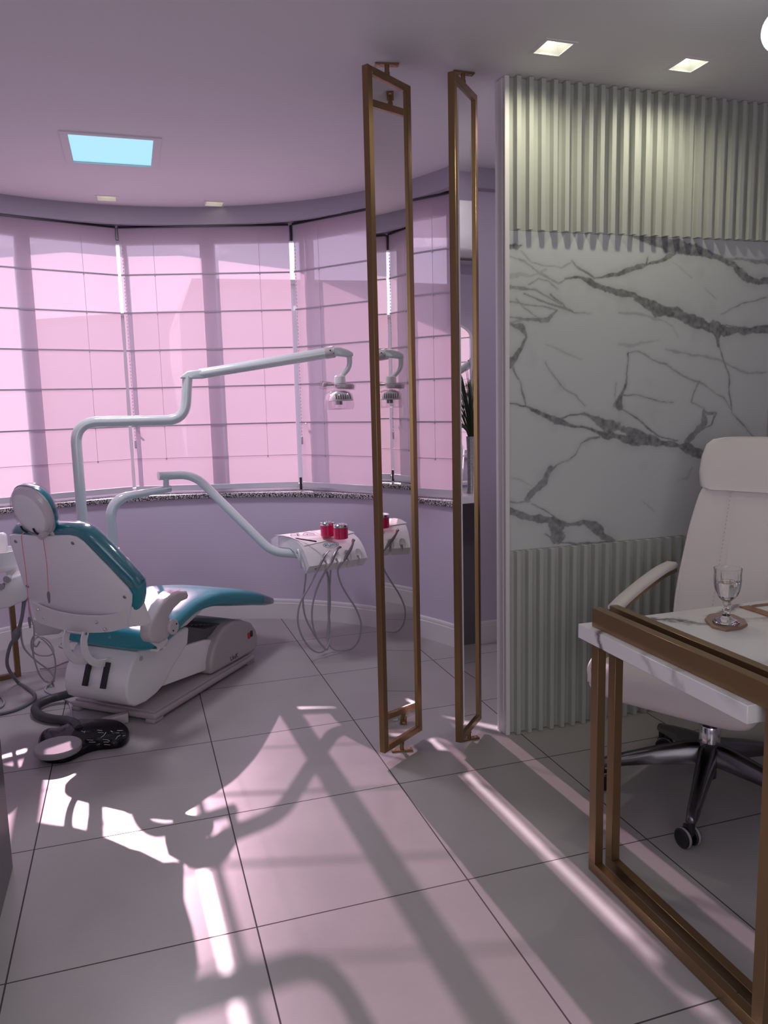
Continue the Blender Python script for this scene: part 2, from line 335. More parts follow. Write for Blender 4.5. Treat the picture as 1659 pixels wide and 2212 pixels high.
struct('baseboard_back', MB().loft([[arc(r, a)+Vector((0, 0, z)) for r, z in ((RW+.005, 0), (1.711, 0), (1.711, .105), (1.7155, .108), (1.7155, .112), (1.714, .118), (1.718, .128), (RW+.005, .135))] for a in [-90+163*k/90 for k in range(91)]]), M['base'])
b = MB().loft([[arc(r, a)+Vector((0, 0, z)) for r, z in ((1.697, .816), (1.697, .838), (1.700, .841), (1.96, .841), (1.96, .812), (1.70, .812))] for a in [-37+110*k/80 for k in range(81)]]); struct('trim_1', b, M['granite'])
# dropped beam in front of the blinds, following the curve and the end wall
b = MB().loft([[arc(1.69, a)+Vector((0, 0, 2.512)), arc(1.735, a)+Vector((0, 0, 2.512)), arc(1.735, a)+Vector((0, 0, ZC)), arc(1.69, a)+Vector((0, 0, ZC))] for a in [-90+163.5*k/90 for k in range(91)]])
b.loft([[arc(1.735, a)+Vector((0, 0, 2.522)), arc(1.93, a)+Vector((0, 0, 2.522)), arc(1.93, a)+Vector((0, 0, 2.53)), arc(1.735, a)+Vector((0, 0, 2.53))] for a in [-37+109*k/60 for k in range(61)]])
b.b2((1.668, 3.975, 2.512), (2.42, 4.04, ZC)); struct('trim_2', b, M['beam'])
b = MB(); b.b2((1.742, 4.035, 0), (2.60, 4.20, ZC)); struct('wall_end', b, M['wall'])
b = MB(); b.prism([(4.04, 0), (4.018, 0), (4.018, .105), (4.023, .108), (4.022, .118), (4.026, .128), (4.04, .135)], lambda u, v, d: Vector((d, u, v)), 1.69, 2.42); struct('baseboard_end', b, M['base'])
b = MB(); b.b2((2.42, 2.90, 0), (2.60, 4.04, ZC)); struct('wall_nook', b, M['wall'])
b = MB(); b.b2((-1.85, -1.9, 0), (-1.672, 3.5, ZC)); struct('wall_left', b, M['wall'])
b = MB(); b.b2((-1.85, -1.9, 0), (4.4, -1.75, ZC)); struct('wall_front', b, M['wall'])
b = MB(); b.b2((4.2, -1.9, 0), (4.4, 2.95, ZC)); struct('wall_right', b, M['wall'])
b = MB(); b.b2((1.442, 2.8702, 0), (4.2, 2.905, ZC)); struct('wall_partition', b, M['slat'])
b = MB()
for x0, x1, y0, y1 in ((1.425, 1.444, 2.846, 2.860), (1.428, 1.444, 2.860, 2.872), (1.424, 1.444, 2.872, 2.905), (1.4215, 1.444, 2.905, 2.925)): b.b2((x0, y0, 0), (x1, y1, ZC-.002), .0015, 1)
struct('trim_3', b, M['trim'])

# windows behind the blinds
def window(name, A, B, mullions):
    w = empty(name, ((A+B)/2).to_tuple()); w['kind'] = 'structure'
    a, c = out(A, .085), out(B, .085); d = (c-a).normalized(); n = Vector((d.y, -d.x, 0)); L = (c-a).length
    rot = Matrix((d, n, Vector((0, 0, 1)))).transposed()
    def P(s, z): return a + d*s + Vector((0, 0, z))
    f = MB(); f.box(P(L/2, .862), (L, .045, .042), rot, .003, 1); f.box(P(L/2, 2.437), (L, .05, .04), rot, .003, 1)
    f.box(P(.046, 1.65), (.020, .035, 1.60), rot, .003, 1)
    obj('window_frame', f, M['frame'], w)
    for s, wd_ in mullions:
        q = MB(); q.box(P(L*s, 1.65), (wd_, .06, 1.57), rot, .004, 1); obj('mullion', q, M['frame'], w)
    cuts = [0]+[m_[0] for m_ in mullions]+[1]
    for s0, s1 in zip(cuts, cuts[1:]):
        q = MB(); q.box(P(L*(s0+s1)/2, 1.65), (L*(s1-s0)-.03, .005, 1.56), rot); obj('pane', q, M['pane'], w)
    h = MB(); hp = P(.045, 1.27)-n*.005; h.tube([hp, hp+n*.03, hp+n*.035+d*.03+Vector((0, 0, -.035)), hp+n*.035+d*.045+Vector((0, 0, -.05))], .007, 8, 4); obj('window_handle', h, M['dark'], w)
    return w
window('window_1', V0, V1, [(.5, .078)]); window('window_2', V1, V2, [(.5, .088)]); window('window_3', V2, V3, [(.085, .026), (.62, .05)])

# blinds
def zat(px, py, Y): return at(px, py, Y).z
BZ = [zat(470, y, 5.17) for y in (593, 674, 754.5, 835, 916.5, 986)]
def blind(A, B, label, cords, gapA=.014, gapB=.015, chain=True):
    d = (B-A).normalized(); n = Vector((d.y, -d.x, 0)); a = A+d*gapA; c = B-d*gapB; L = (c-a).length
    w = empty('roman_blind', ((a+c)/2+Vector((0, 0, .866))).to_tuple()); tag(w, label, 'blind', 'roman blinds along the curved window wall')
    rot = Matrix((d, -n, Vector((0, 0, 1)))).transposed()
    def P(s, z, off=0): return a + d*s + n*off + Vector((0, 0, z))
    t = bmesh.new(); zs = [.866] + BZ[::-1] + [2.505]; ns = 14
    prev = None; Z = []
    for z0, z1 in zip(zs, zs[1:]):
        for k in range(4): Z.append((z0+(z1-z0)*k/4, math.sin(math.pi*k/4)*.006))
    Z.append((2.505, 0)); g = [[t.verts.new(P(L*i/ns, z, -o + .0015*math.sin(i*1.7+z*9))) for i in range(ns+1)] for z, o in Z]
    for r0, r1 in zip(g, g[1:]):
        for i in range(ns): t.faces.new((r0[i], r0[i+1], r1[i+1], r1[i]))
    q = MB(); q.add(t); obj('fabric', q, M['fab'], w, sharp=80)
    for i, z in enumerate(BZ):
        q = MB(); q.box(P(L/2, z, .006), (L-.004, .006, .009 if i < 5 else .003), rot); obj('batten', q, M['batten'], w)
    for s in cords:
        q = MB(); q.cyl(P(L*s, BZ[-1], .0055), P(L*s, 2.47, .0055), .0011, 5)
        for z in BZ: q.box(P(L*s, z-.006, .008), (.008, .006, .010), rot)
        obj('lift_cord', q, M['cord'], w)
    q = MB(); q.box(P(L/2, 2.508, -.005), (L, .03, .012), rot); obj('head_rail', q, M['dark'], w)
    q = MB(); q.box(P(L/2, .884, 0), (L-.002, .012, .034), rot, .002, 1); obj('bottom_bar', q, M['alu'], w)
    if chain:
        q = MB(); k = 60
        for i in range(k): q.tube([P(.02, 1.18+i*1.27/k, .012), P(.02, 1.18+i*1.27/k+.012, .012)], .0022, 5)
        q.box(P(.02, 1.17, .012), (.012, .012, .05), rot, .003, 1); obj('bead_chain', q, M['cord'], w)
    return w
blind(V0, V1, 'pale pink roman blind of the leftmost window, cut off by the photo edge', (.18, .80), gapB=.010, chain=False)
blind(V1, V2, 'pale pink roman blind of the middle window, behind the surgical lamp pole and its arm', (.2, .82), gapA=.010)
blind(V2, V3, 'pale pink roman blind of the right window, partly behind the bronze mirror panels', (.17, .62, .85), gapA=.017, gapB=-.02)
for V, z0, z1 in ((V1, 2.43, 2.505), (V2, 2.41, 2.505), (V2, .85, .93)):      # black end brackets in the gaps
    q = MB(); p = V+Vector((0, 0, (z0+z1)/2)); q.box(p, (.016, .02, z1-z0), None, .003, 1)
    tag(obj('blind_bracket', q, M['dark']), {0: 'black blind bracket at the top of the gap between the left and middle blinds', 1: 'black blind bracket at the top of the gap between the middle and right blinds', 2: 'black blind bracket low down on the sill between the middle and right blinds'}[[(V1, 2.43), (V2, 2.41), (V2, .85)].index((V, z0))], 'bracket', 'blind brackets in the window gaps')

# neighbouring houses outside
def house(name, label, pts, Y, depth):
    r = empty(name, (pts[0][0], Y, -3)); tag(r, label, 'building')
    q = MB(); q.prism(pts, lambda u, v, d: Vector((u, d, v)), Y, Y+depth); obj('wall', q, M['bld'], r)
    top = [p for p in pts if p[1] > 0]; q = MB()
    for a, c in zip(top, top[1:]):
        q.prism([(a[0], a[1]), (c[0], c[1]), (c[0], c[1]+.08), (a[0], a[1]+.08)], lambda u, v, d: Vector((u, d, v)), Y-.1, Y+depth)
    obj('roof', q, M['roofm'], r); return r
def pp(px, py, Y): p = at(px, py, Y); return (p.x, p.z)
p1 = [pp(388, 690, 15), pp(414, 613, 15), pp(790, 617, 15), pp(1150, 632, 15)]
house('house', 'large beige house seen through the middle and right blinds', [(p1[0][0], -3), p1[0], p1[1], p1[2], p1[3], (p1[3][0], -3)], 15, 4)
p2 = [pp(60, 699, 22), pp(262, 684, 22), pp(420, 676, 22)]
house('house', 'low beige house seen through the left blind behind the lamp pole', [(p2[0][0], -3), *p2, (p2[2][0], -3)], 22, 5)

# ------------------------------------------------------------------ ceiling lamps
def downlight(x, y, h, label, lit):
    r = empty('downlight', (x, y, ZC)); tag(r, label, 'ceiling light', 'square recessed ceiling downlights')
    f = MB(); o = h+.013
    for lo, hi in (((-o, -o), (o, -h)), ((-o, h), (o, o)), ((-o, -h), (-h, h)), ((h, -h), (o, h))): f.b2((lo[0], lo[1], -.003), (hi[0], hi[1], .003))
    obj('trim_frame', f, M['ceil'], r, local=True)
    q = MB(); i = h*.66; zt = .046
    A = [(-h, -h, 0), (h, -h, 0), (h, h, 0), (-h, h, 0)]; B = [(-i, -i, zt), (i, -i, zt), (i, i, zt), (-i, i, zt)]
    for k in range(4): q.quad(A[k], A[(k+1) % 4], B[(k+1) % 4], B[k])
    q.quad(*B); obj('recess', q, M['well'], r, local=True)
    q = MB(); q.lathe([(0, -.012), (i*.7, -.010), (i*.8, -.004), (i*.8, .004), (0, .004)], (0, 0, zt-.008), n=24); obj('bulb', q, M['bulb'] if lit else M['bulb_dim'], r, local=True)
    return r
downlight(*LAMPS[0], 'lit square recessed downlight over the slatted wall, left one of the pair', True)
downlight(*LAMPS[1], 'lit square recessed downlight over the slatted wall, right one of the pair', True)
downlight(*LAMPS[2], 'small square downlight near the curved beam, in line with the glowing ceiling panel', False)
downlight(*LAMPS[3], 'small square downlight near the curved beam, right of the one by the glowing panel', False)
for (x, y, h) in LAMPS[:2]:
    ld = bpy.data.lights.new('downlight_beam', 'SPOT'); lo = bpy.data.objects.new('downlight_beam', ld); COL.objects.link(lo); lo.location = (x, y, ZC-.004)
    ld.energy = DOWN_W; ld.color = DOWN_COL; ld.spot_size = R(168); ld.spot_blend = .9; ld.shadow_soft_size = .022
r = empty('light_panel', (.005, 4.12, ZC)); tag(r, 'square ceiling light panel glowing pale cyan', 'ceiling light')
x0, x1, y0, y1 = (LED[0]-.005, LED[1]-.005, LED[2]-4.12, LED[3]-4.12); f = MB()
for lo, hi in (((x0-.035, y0-.03), (x1+.035, y0)), ((x0-.035, y1), (x1+.035, y1+.028)), ((x0-.035, y0), (x0, y1)), ((x1, y0), (x1+.035, y1))): f.b2((lo[0], lo[1], -.006), (hi[0], hi[1], .002), .001, 1)
for lo, hi in (((x0-.004, y0-.004), (x1+.004, y0)), ((x0-.004, y1), (x1+.004, y1+.004)), ((x0-.004, y0), (x0, y1)), ((x1, y0), (x1+.004, y1))): f.b2((lo[0], lo[1], 0), (hi[0], hi[1], .02))
obj('frame', f, M['ceil'], r, local=True); q = MB(); q.b2((x0-.003, y0-.003, .004), (x1+.003, y1+.003, .012)); obj('diffuser', q, M['led'], r, local=True)
gp = at(1693, 65, 1.9); r = empty('globe_pendant', gp.to_tuple()); tag(r, 'round glowing globe lamp at the upper right corner of the photo', 'pendant lamp')
q = MB(); q.lathe([(.058*math.sin(R(a)), -.058*math.cos(R(a))) for a in range(0, 181, 10)], n=32); obj('globe', q, M['globe'], r, local=True)
q = MB(); q.lathe([(0, .05), (.02, .052), (.02, .075), (.006, .08), (.006, ZC-gp.z-.02), (.04, ZC-gp.z-.02), (.04, ZC-gp.z), (0, ZC-gp.z)], n=20); obj('stem', q, M['bronze'], r, local=True)

ld = bpy.data.lights.new('globe_glow', 'POINT'); lo = bpy.data.objects.new('globe_glow', ld); COL.objects.link(lo); lo.location = gp-Vector((0, 0, .075)); ld.energy = .8; ld.color = (.97, 1, .97); ld.shadow_soft_size = .05
# ------------------------------------------------------------------ slatted panels and marble panel on the partition
YF = 2.864; PITCH_S = .0523; XS0 = 1.446; XE = 3.4
def slats(z0, z1):
    prof = [(XS0, YF)]; x = XS0+.0235
    while x < XE-.06:
        prof += [(x, YF), (x+.0006, YF-.029), (x+.0188, YF-.029), (x+.0194, YF)]; x += PITCH_S
    prof.append((XE, YF)); prof += [(XE, YF+.006), (XS0, YF+.006)]
    return MB().prism(prof, lambda u, v, d: Vector((u, v, d)), z0, z1)
tag(obj('slatted_panel', slats(2.058, ZC-.003), M['slat'], sharp=20), 'white vertically ribbed wall panel above the marble, lit by the downlights', 'wall panel')
tag(obj('slatted_panel', slats(.002, .789), M['slat'], sharp=20), 'white vertically ribbed wall panel below the marble, behind the desk', 'wall panel')
def c7(*q): return [(1060+x/2.7696, 640+y/2.7696) for x, y in q]
def c6(*q): return [(1060+x/2.7696, 60+y/2.7696) for x, y in q]
VEINS = [  # points, width (pixels of a close-up), darkness
 (c6((440,1500),(520,1490),(620,1540),(720,1570),(850,1600),(950,1650))+c7((1000,75),(1100,105),(1200,140),(1300,185),(1400,200),(1500,205),(1659,205)), [8,14,26,30,34,40,58,56,46,50,60,34,26], .85),
 (c7((860,20),(960,55),(1060,85),(1160,120)), [10,40,46,30], .8),
 (c7((1400,165),(1520,195),(1659,180)), [6,12,14], .9),
 (c7((1340,170),(1355,230),(1362,290)), [90,50,22], .85), (c7((1362,280),(1400,400),(1425,480),(1430,600),(1440,700),(1500,760),(1580,850)), 7, .75),
 (c6((850,1245),(950,1265),(1050,1290),(1150,1320),(1250,1335),(1350,1370),(1450,1420),(1520,1490),(1600,1520),(1659,1510)), [20,44,70,66,40,34,34,40,30,40], .85),
 (c6((620,1502),(700,1485),(800,1460),(900,1430),(1000,1400),(1100,1350)), [5,14,22,22,16,22], .8), (c6((480,1390),(540,1450),(620,1505)), 9, .7), (c6((930,1420),(940,1380)), [26, 8], .8),
 (c6((95,1305),(150,1310),(185,1300)), [36,34,8], .85), (c6((1380,1380),(1500,1385),(1600,1395),(1659,1400)), [20,8,22,40], .6),
 (c7((100,638),(200,652),(300,700),(400,742),(500,775),(600,795),(700,832),(800,855),(900,866),(1000,873),(1100,893),(1200,915),(1320,962)), [7,10,26,34,12,14,30,40,46,44,30,46,44], .88),
 (c7((400,725),(480,712),(560,705),(640,745),(700,780),(800,802),(900,835),(1000,858)), [6,8,12,44,56,60,40,20], .8),
 (c7((770,665),(765,640),(775,600),(800,540),(815,480),(820,340)), [34,30,22,14,9,7], .8), (c7((745,655),(770,590)), [20,8], .6), (c7((750,520),(740,590),(750,640)), 5, .6),
 (c7((775,588),(900,593),(1000,630),(1090,640)), [8,7,5,2], .75), (c7((780,675),(850,710),(940,790),(1000,838),(1115,868)), [6,7,8,10,8], .8),
 (c7((820,335),(880,335),(980,385),(1080,430),(1200,500),(1280,528),(1400,618),(1440,690)), [4,6,12,9,7,9,6,5], .55),
 (c7((1170,875),(1230,810),(1280,760),(1275,680)), [30,34,44,20], .7), (c7((1275,675),(1300,700),(1345,700),(1320,770),(1280,785)), [10,14,22,10,8], .7), (c7((1280,668),(1200,635),(1212,580),(1250,515)), [6,7,9,14], .55),
 (c7((100,398),(140,380),(185,310),(215,245),(185,195),(120,170)), [50,36,20,14,34,12], .8), (c7((130,420),(178,510),(190,580),(205,645)), [16,9,12,8], .65),
 (c7((650,835),(590,858),(540,880),(510,935),(470,980),(400,1010),(350,1050)), [12,10,6,6,6,7,22], .7), (c7((360,1030),(320,1110),(260,1160),(215,1215)), [30,40,36,44], .72), (c7((240,1240),(350,1300),(430,1350)), [8,6,14], .7),
 (c7((100,1280),(200,1320),(300,1335),(400,1350),(480,1362),(560,1352),(620,1385),(680,1430),(740,1470)), [40,40,44,50,16,24,50,56,20], .8),
 (c7((370,1360),(400,1400),(405,1445)), [60,90,60], .75), (c7((330,1420),(400,1460),(500,1480),(640,1472),(720,1462)), [6,8,12,14,18], .8), (c7((100,1225),(150,1235),(230,1225)), [10,6,20], .6),
 (c7((100,30),(200,50),(300,60),(390,80)), 9, .55), (c7((200,-20),(330,40),(440,65),(500,100),(600,105)), [8,10,14,6,2], .6), (c7((100,125),(200,145),(340,145),(385,85)), [8,14,18,10], .65),
 (c7((150,20),(200,75),(280,130),(330,146)), 7, .5), (c7((360,-10),(430,40),(440,66)), 9, .7), (c7((100,170),(170,150),(260,135)), [16,14,8], .45),
 (c6((100,1360),(200,1395),(300,1470),(400,1530),(480,1490)), [6,8,12,8,6], .45), (c6((110,1550),(250,1560),(330,1600),(420,1650)), [16,10,8,8], .6), (c6((180,1330),(240,1400),(330,1430),(420,1430),(480,1400)), 8, .4), (c6((100,1500),(170,1470),(240,1480),(330,1450)), [24,18,14,12], .3), (c6((230,1530),(290,1500),(350,1520),(400,1560)), 6, .45),
 (c7((320,400),(380,485),(440,550),(500,590),(570,662)), [5,7,4,5,3], .6), (c7((1040,318),(1200,350),(1380,385),(1440,420),(1540,460),(1650,450)), [8,16,12,9,14,10], .4),
 (c7((770,292),(850,300),(1000,265)), [14,14,5], .3), (c7((765,95),(900,105),(1020,140),(1090,180),(1120,240)), [10,14,12,8,4], .35), (c7((1370,108),(1450,70),(1550,28),(1655,10)), [5,7,8,8], .6),
 (c7((330,290),(440,330),(545,380)), [8,10,6], .25), (c7((110,1080),(180,1100),(240,1140)), [8,6,3], .3), (c7((900,1225),(975,1285)), [6,8], .3), (c6((1090,1400),(1200,1500)), 5, .3), (c6((1280,1560),(1350,1620)), 6, .3), (c7((1205,1030),(1180,1080),(1120,1105)), [14,16,6], .2)]
import numpy as np
def marble_panel(x0, x1, z0, z1, step):
    nx = int((x1-x0)/step)+1; nz = int((z1-z0)/step)+1
    X, Z = np.meshgrid(np.linspace(x0, x1, nx), np.linspace(z0, z1, nz))
    rng = np.random.RandomState(3)
    def fbm(sc, oct_=4):
        o = np.zeros_like(X); a = 1
        for k in range(oct_):
            g = rng.rand(64, 64)*2-1; u = (X*sc) % 63; v = (Z*sc) % 63; i = np.floor(u).astype(int); j = np.floor(v).astype(int); fu = u-i; fv = v-j
            fu = fu*fu*(3-2*fu); fv = fv*fv*(3-2*fv)
            o += a*((g[j, i]*(1-fu)+g[j, i+1]*fu)*(1-fv) + (g[j+1, i]*(1-fu)+g[j+1, i+1]*fu)*fv); a *= .5; sc *= 2.03
        return o
    dx = fbm(16)*.0045; dz = fbm(16)*.0045; wv = 1+fbm(22)*.45; XX = X+dx; ZZ = Z+dz; A = np.zeros_like(X); streak = fbm(60)
    mpp = (at(1400, 800, YF)-at(1300, 800, YF)).length/100/2.7696
    for pts, wd_, dk in VEINS:
        Q = [at(px, py, YF) for px, py in pts]; W = wd_ if isinstance(wd_, list) else [wd_]*len(Q)
        for k in range(len(Q)-1):
            a, c = Q[k], Q[k+1]; ex, ez = c.x-a.x, c.z-a.z; l2 = ex*ex+ez*ez+1e-9
            s = np.clip(((XX-a.x)*ex+(ZZ-a.z)*ez)/l2, 0, 1); d = np.hypot(XX-a.x-ex*s, ZZ-a.z-ez*s)
            w = np.maximum((W[min(k, len(W)-1)]*(1-s)+W[min(k+1, len(W)-1)]*s)*mpp*.5*wv, .0009)
            A = np.maximum(A, dk*np.clip((w-d)/(.0022+.14*w)+.5, 0, 1)*(.9+.18*streak)); A = np.maximum(A, dk*.24*np.exp(-(d/(w*1.5+.006))**2))
    A = np.clip(A + np.clip(fbm(9)-.55, 0, 1)*.12, 0, 1)
    me = bpy.data.meshes.new('marble_panel'); Yf = YF-.001
    co = np.stack([X, np.full_like(X, Yf), Z], -1).reshape(-1, 3); idx = np.arange(nx*nz).reshape(nz, nx)
    F = np.stack([idx[:-1, :-1], idx[:-1, 1:], idx[1:, 1:], idx[1:, :-1]], -1).reshape(-1, 4)
    nb = len(co); co2 = np.array([(x0, YF+.006, z0), (x1, YF+.006, z0), (x1, YF+.006, z1), (x0, YF+.006, z1)]); co = np.vstack([co, co2])
    faces = F.tolist() + [[nb, nb+3, nb+2, nb+1], idx[-1, :].tolist()+[nb+2, nb+3], idx[0, ::-1].tolist()+[nb, nb+1], idx[:, 0].tolist()+[nb+3, nb], idx[::-1, -1].tolist()+[nb+1, nb+2]]
    me.from_pydata(co.tolist(), [], faces); at_ = me.attributes.new('vein', 'FLOAT', 'POINT'); at_.data.foreach_set('value', np.append(A.ravel(), [0]*4).astype('f'))
    me.materials.append(M['marble']); o = bpy.data.objects.new('marble_panel', me); COL.objects.link(o); return o
tag(marble_panel(XS0-.001, 2.74, .79, 2.057, .0034), 'wide white marble wall panel with thick grey veins between the ribbed panels', 'wall panel')

# ------------------------------------------------------------------ pivoting mirror panels
def mirror_panel():
    r = empty('pivot_mirror'); L, T, z0, z1, w = .263, .026, .041, 2.574, .027; h = L/2
    f = MB()
    f.b2((-h, -T/2, z0), (-h+w, T/2, z1), .0015, 1); f.b2((h-w, -T/2, z0), (h, T/2, z1), .0015, 1)
    f.b2((-h+w, -T/2, z0), (h-w, T/2, z0+w), .0015, 1); f.b2((-h+w, -T/2, z1-w), (h-w, T/2, z1), .0015, 1); obj('frame', f, M['bronze'], r, local=True)
    g = MB(); g.b2((-h+w-.002, -.004, z0+w-.002), (h-w+.002, .004, z1-w+.002)); obj('mirror_glass', g, M['mirror'], r, local=True)
    return r
def bracket(r, name, zp, zend, rz):
    ro = Matrix.Rotation(rz, 3, 'Z'); b = MB(); s = 1 if zend > zp else -1
    b.cyl((0, 0, zp), (0, 0, zend-s*.003), .0085, 16); b.cyl((0, 0, zp), (0, 0, zp+s*.012), .0105, 16); b.box((0, 0, zend-s*.0035), (.086, .028, .006), ro, .001, 1); o = obj(name, b, M['bronze'], r, local=True)
    for k in (-1, 1):
        q = MB(); q.lathe([(0, 0), (.006, 0), (.005, .002), (0, .0025)], ro @ Vector((k*.03, 0, zend-s*.0065)), (0, 0, -s), 12); obj('screw', q, M['gilt'], o, local=True)
mats = []
for (x, y), ang, lab in (((.9665, 2.8695), 54.7, 'tall narrow mirror in bronze frame pivoting floor to ceiling, nearer the window'), ((1.2645, 2.8695), 42.8, 'tall narrow mirror in bronze frame pivoting floor to ceiling, next to the ribbed wall')):
    if not mats: p = mirror_panel(); mats.append(p)
    else: p = copy_tree(mats[0]); 
    if len(mats) == 1 and p is not mats[0]: mats.append(p)
    p.location = (x, y, 0); p.rotation_euler = (0, 0, R(90-ang)); tag(p, lab, 'mirror', 'pivoting mirror panels between the rooms'); ROOT[p.name] = None
for i, p in enumerate(mats):
    if i == 0:
        bracket(p, 'ceiling_bracket', 2.574, ZC, R(ang-90)); bracket(p, 'floor_bracket', .041, 0, R(ang-90))
    else:
        for ch in mats[0].children:
            if ch.name.startswith(('ceiling_bracket', 'floor_bracket')): copy_tree(ch, p)

# ------------------------------------------------------------------ dental chair (own frame: x to the foot end, y to the far side)
CH = empty('dental_chair', (-.157, 3.67, 0), R(49.0)); tag(CH, 'teal and white dental treatment chair with wrapped headrest and grey motor base', 'dental chair')
def sx_(u, v, d): return Vector((u, d, v))                          # profile in x-z, swept over y
def part(name, b, m_, par=CH, **k): return obj(name, b, m_, par, local=True, **k)
b = MB(); b.prism([(-.0, -.235), (.0, .262), (.885, .235), (.885, -.20)], lambda u, v, d: Vector((u, v, d)), .012, .042, .012, 3); b.prism([(.015, -.222), (.015, .249), (.87, .222), (.87, -.187)], lambda u, v, d: Vector((u, v, d)), .038, .052, .008, 2); part('base_plate', b, M['taupe'])
for x, y in ((.03, -.205), (.03, .235), (.85, .2), (.85, -.17)):
    b = MB(); b.box((x, y, .009), (.07, .05, .018), None, .005, 2); part('foot', b, M['taupe'])
FA = [(-.02, .335), (-.062, .285), (-.088, .243), (-.103, .20), (-.105, .157), (-.09, .118), (-.055, .095), (.016, .090), (.09, .103), (.145, .125), (.22, .19), (.337, .266), (.355, .345), (.14, .352)]
b = MB(); b.prism(FA, sx_, -.178, .185, .012, 3, 60); body = part('body', b, M['white'])
b = MB(); b.lathe([(0, 0), (.012, 0), (.012, .002), (0, .002)], (.0, -.178, .30), (0, -1, 0), 16); b.lathe([(0, 0), (.005, 0), (.005, .004), (0, .004)], (.0, -.1785, .30), (0, -1, 0), 6); part('bolt_cap', b, M['armgrey'], body)
for y in (.045, -.058):
    b = MB(); b.box((-.0985, y, .24), (.02, .018, .115), Matrix.Rotation(R(22), 3, 'Y')); part('slot', b, M['dark'], body)
b = MB(); b.prism([(.12, .115), (.22, .17), (.33, .255), (.50, .235), (.62, .20), (.62, .085), (.50, .075)], sx_, -.158, .16, .006, 2); part('link_arm', b, M['white'])
b = MB(); b.prism([(.26, .335), (.36, .345), (.52, .285), (.66, .275), (.66, .245), (.5, .232), (.33, .252)], sx_, -.145, .15, .006, 2)
for k in range(9): b.box((.36+k*.033, 0, .347-k*.0085), (.006, .28, .006), Matrix.Rotation(R(15), 3, 'Y'))
part('bellows', b, M['bellows'])
CV = [(.483, .055), (.887, .055), (.925, .08), (.935, .13), (.922, .171), (.88, .222), (.79, .263), (.71, .277), (.629, .272), (.57, .242), (.525, .19), (.495, .13)]
b = MB(); b.prism(CV, sx_, -.195, .19, .022, 4, 50); cov = part('motor_cover', b, M['taupe'])
for x, m_, dz in ((.836, 'switch', 0), (.862, 'dark', .004)):
    b = MB(); b.box((x, -.197, .162+dz), (.018, .008, .034), None, .002, 1); part('rocker_switch', b, M[m_], cov)
text('logo', 'UniK', .036, M['ink'], cov, (.69, -.1958, .087), (1, 0, 0), (0, 0, 1))
# seat
def sec(x, wl, wr, zb, zt, n=28, crown=.01):
    o = []
    for k in range(n):
        a = 2*math.pi*k/n; c, s = math.cos(a), math.sin(a); e = .38
        yy = math.copysign(abs(c)**e, c); zz = math.copysign(abs(s)**.6, s)
        y = yy*(wl if yy > 0 else wr); z = (zb+zt)/2 + zz*(zt-zb)/2
        o.append(Vector((x, y, z)))
    return o
S_ = [(-.055, .20, .25, .378, .405), (-.05, .222, .275, .358, .43), (-.02, .232, .285, .344, .445), (.05, .24, .285, .345, .452), (.14, .24, .275, .362, .46), (.22, .238, .262, .39, .472), (.34, .235, .245, .412, .49), (.45, .23, .232, .408, .492), (.56, .22, .222, .392, .482), (.70, .205, .205, .355, .455), (.85, .187, .187, .318, .415), (1.0, .172, .172, .282, .368), (1.12, .16, .16, .252, .318), (1.19, .145, .145, .240, .286), (1.215, .11, .11, .248, .272)]
P_, _ = smooth([Vector(s[:3]) for s in S_], [0]*len(S_), 3); Q_, _ = smooth([Vector((s[3], s[4], 0)) for s in S_], [0]*len(S_), 3)
b = MB(); b.loft([sec(p.x, p.y, p.z, q.x, q.y) for p, q in zip(P_, Q_)]); seat = part('seat', b, M['teal'], sharp=60)
b = MB(); b.loft([sec(x, w_, w_, zb, zt) for x, w_, zb, zt in ((1.05, .1685, .268, .3505), (1.12, .1625, .2495, .3215), (1.19, .148, .2375, .289), (1.218, .113, .246, .275))], cap=False); part('foot_film', b, M['clear'], seat, sharp=60)
b = MB(); b.prism([(-.01, .34), (.0, .352), (.12, .368), (.36, .418), (.50, .412), (.50, .395), (.36, .35), (.2, .345)], sx_, -.16, .165, .004, 1); part('seat_frame', b, M['white'])
# backrest
def BK(w, s, d): return Vector((-.155-.389*s+.921*d, -w, .48+.921*s+.389*d))
SH = [(-.178, .452), (-.15, .458), (-.027, .456), (.15, .468), (.185, .462), (.212, .44), (.291, .314), (.345, .224), (.352, .19), (.334, .15), (.305, .10), (.27, .02), (.15, .0), (-.1, .0), (-.215, .03), (-.245, .115), (-.239, .187), (-.215, .304), (-.192, .43)]
b = MB(); b.prism(SH, BK, .0, .014, .005, 2, 60); shell = part('back_shell', b, M['shell'])
for w, s in ((.16, .435), (.315, .182), (-.155, .425), (-.215, .19)):
    b = MB(); c = BK(w, s, -.0005); nrm = BK(0, 0, -1)-BK(0, 0, 0); b.lathe([(0, 0), (.008, 0), (.0065, .003), (0, .0035)], c, nrm, 14); part('rivet', b, M['steel'], shell)
TE = [(-.185, .462), (-.155, .484), (-.05, .490), (.09, .494), (.19, .494), (.235, .472), (.270, .425), (.322, .345), (.374, .262), (.388, .232), (.385, .20), (.368, .155), (.335, .10), (.285, .03), (.16, .01), (-.1, .01), (-.225, .04), (-.258, .115), (-.252, .19), (-.228, .304), (-.203, .43)]
b = MB(); b.prism(TE, BK, .016, .085, .028, 4, 60); part('back_cushion', b, M['teal'], sharp=60)
b = MB(); b.prism([(w*1.004+.0003, s*1.003) for w, s in TE if s > .19], BK, .012, .0875, .028, 4, 60); part('back_film', b, M['clear'], shell, sharp=60)
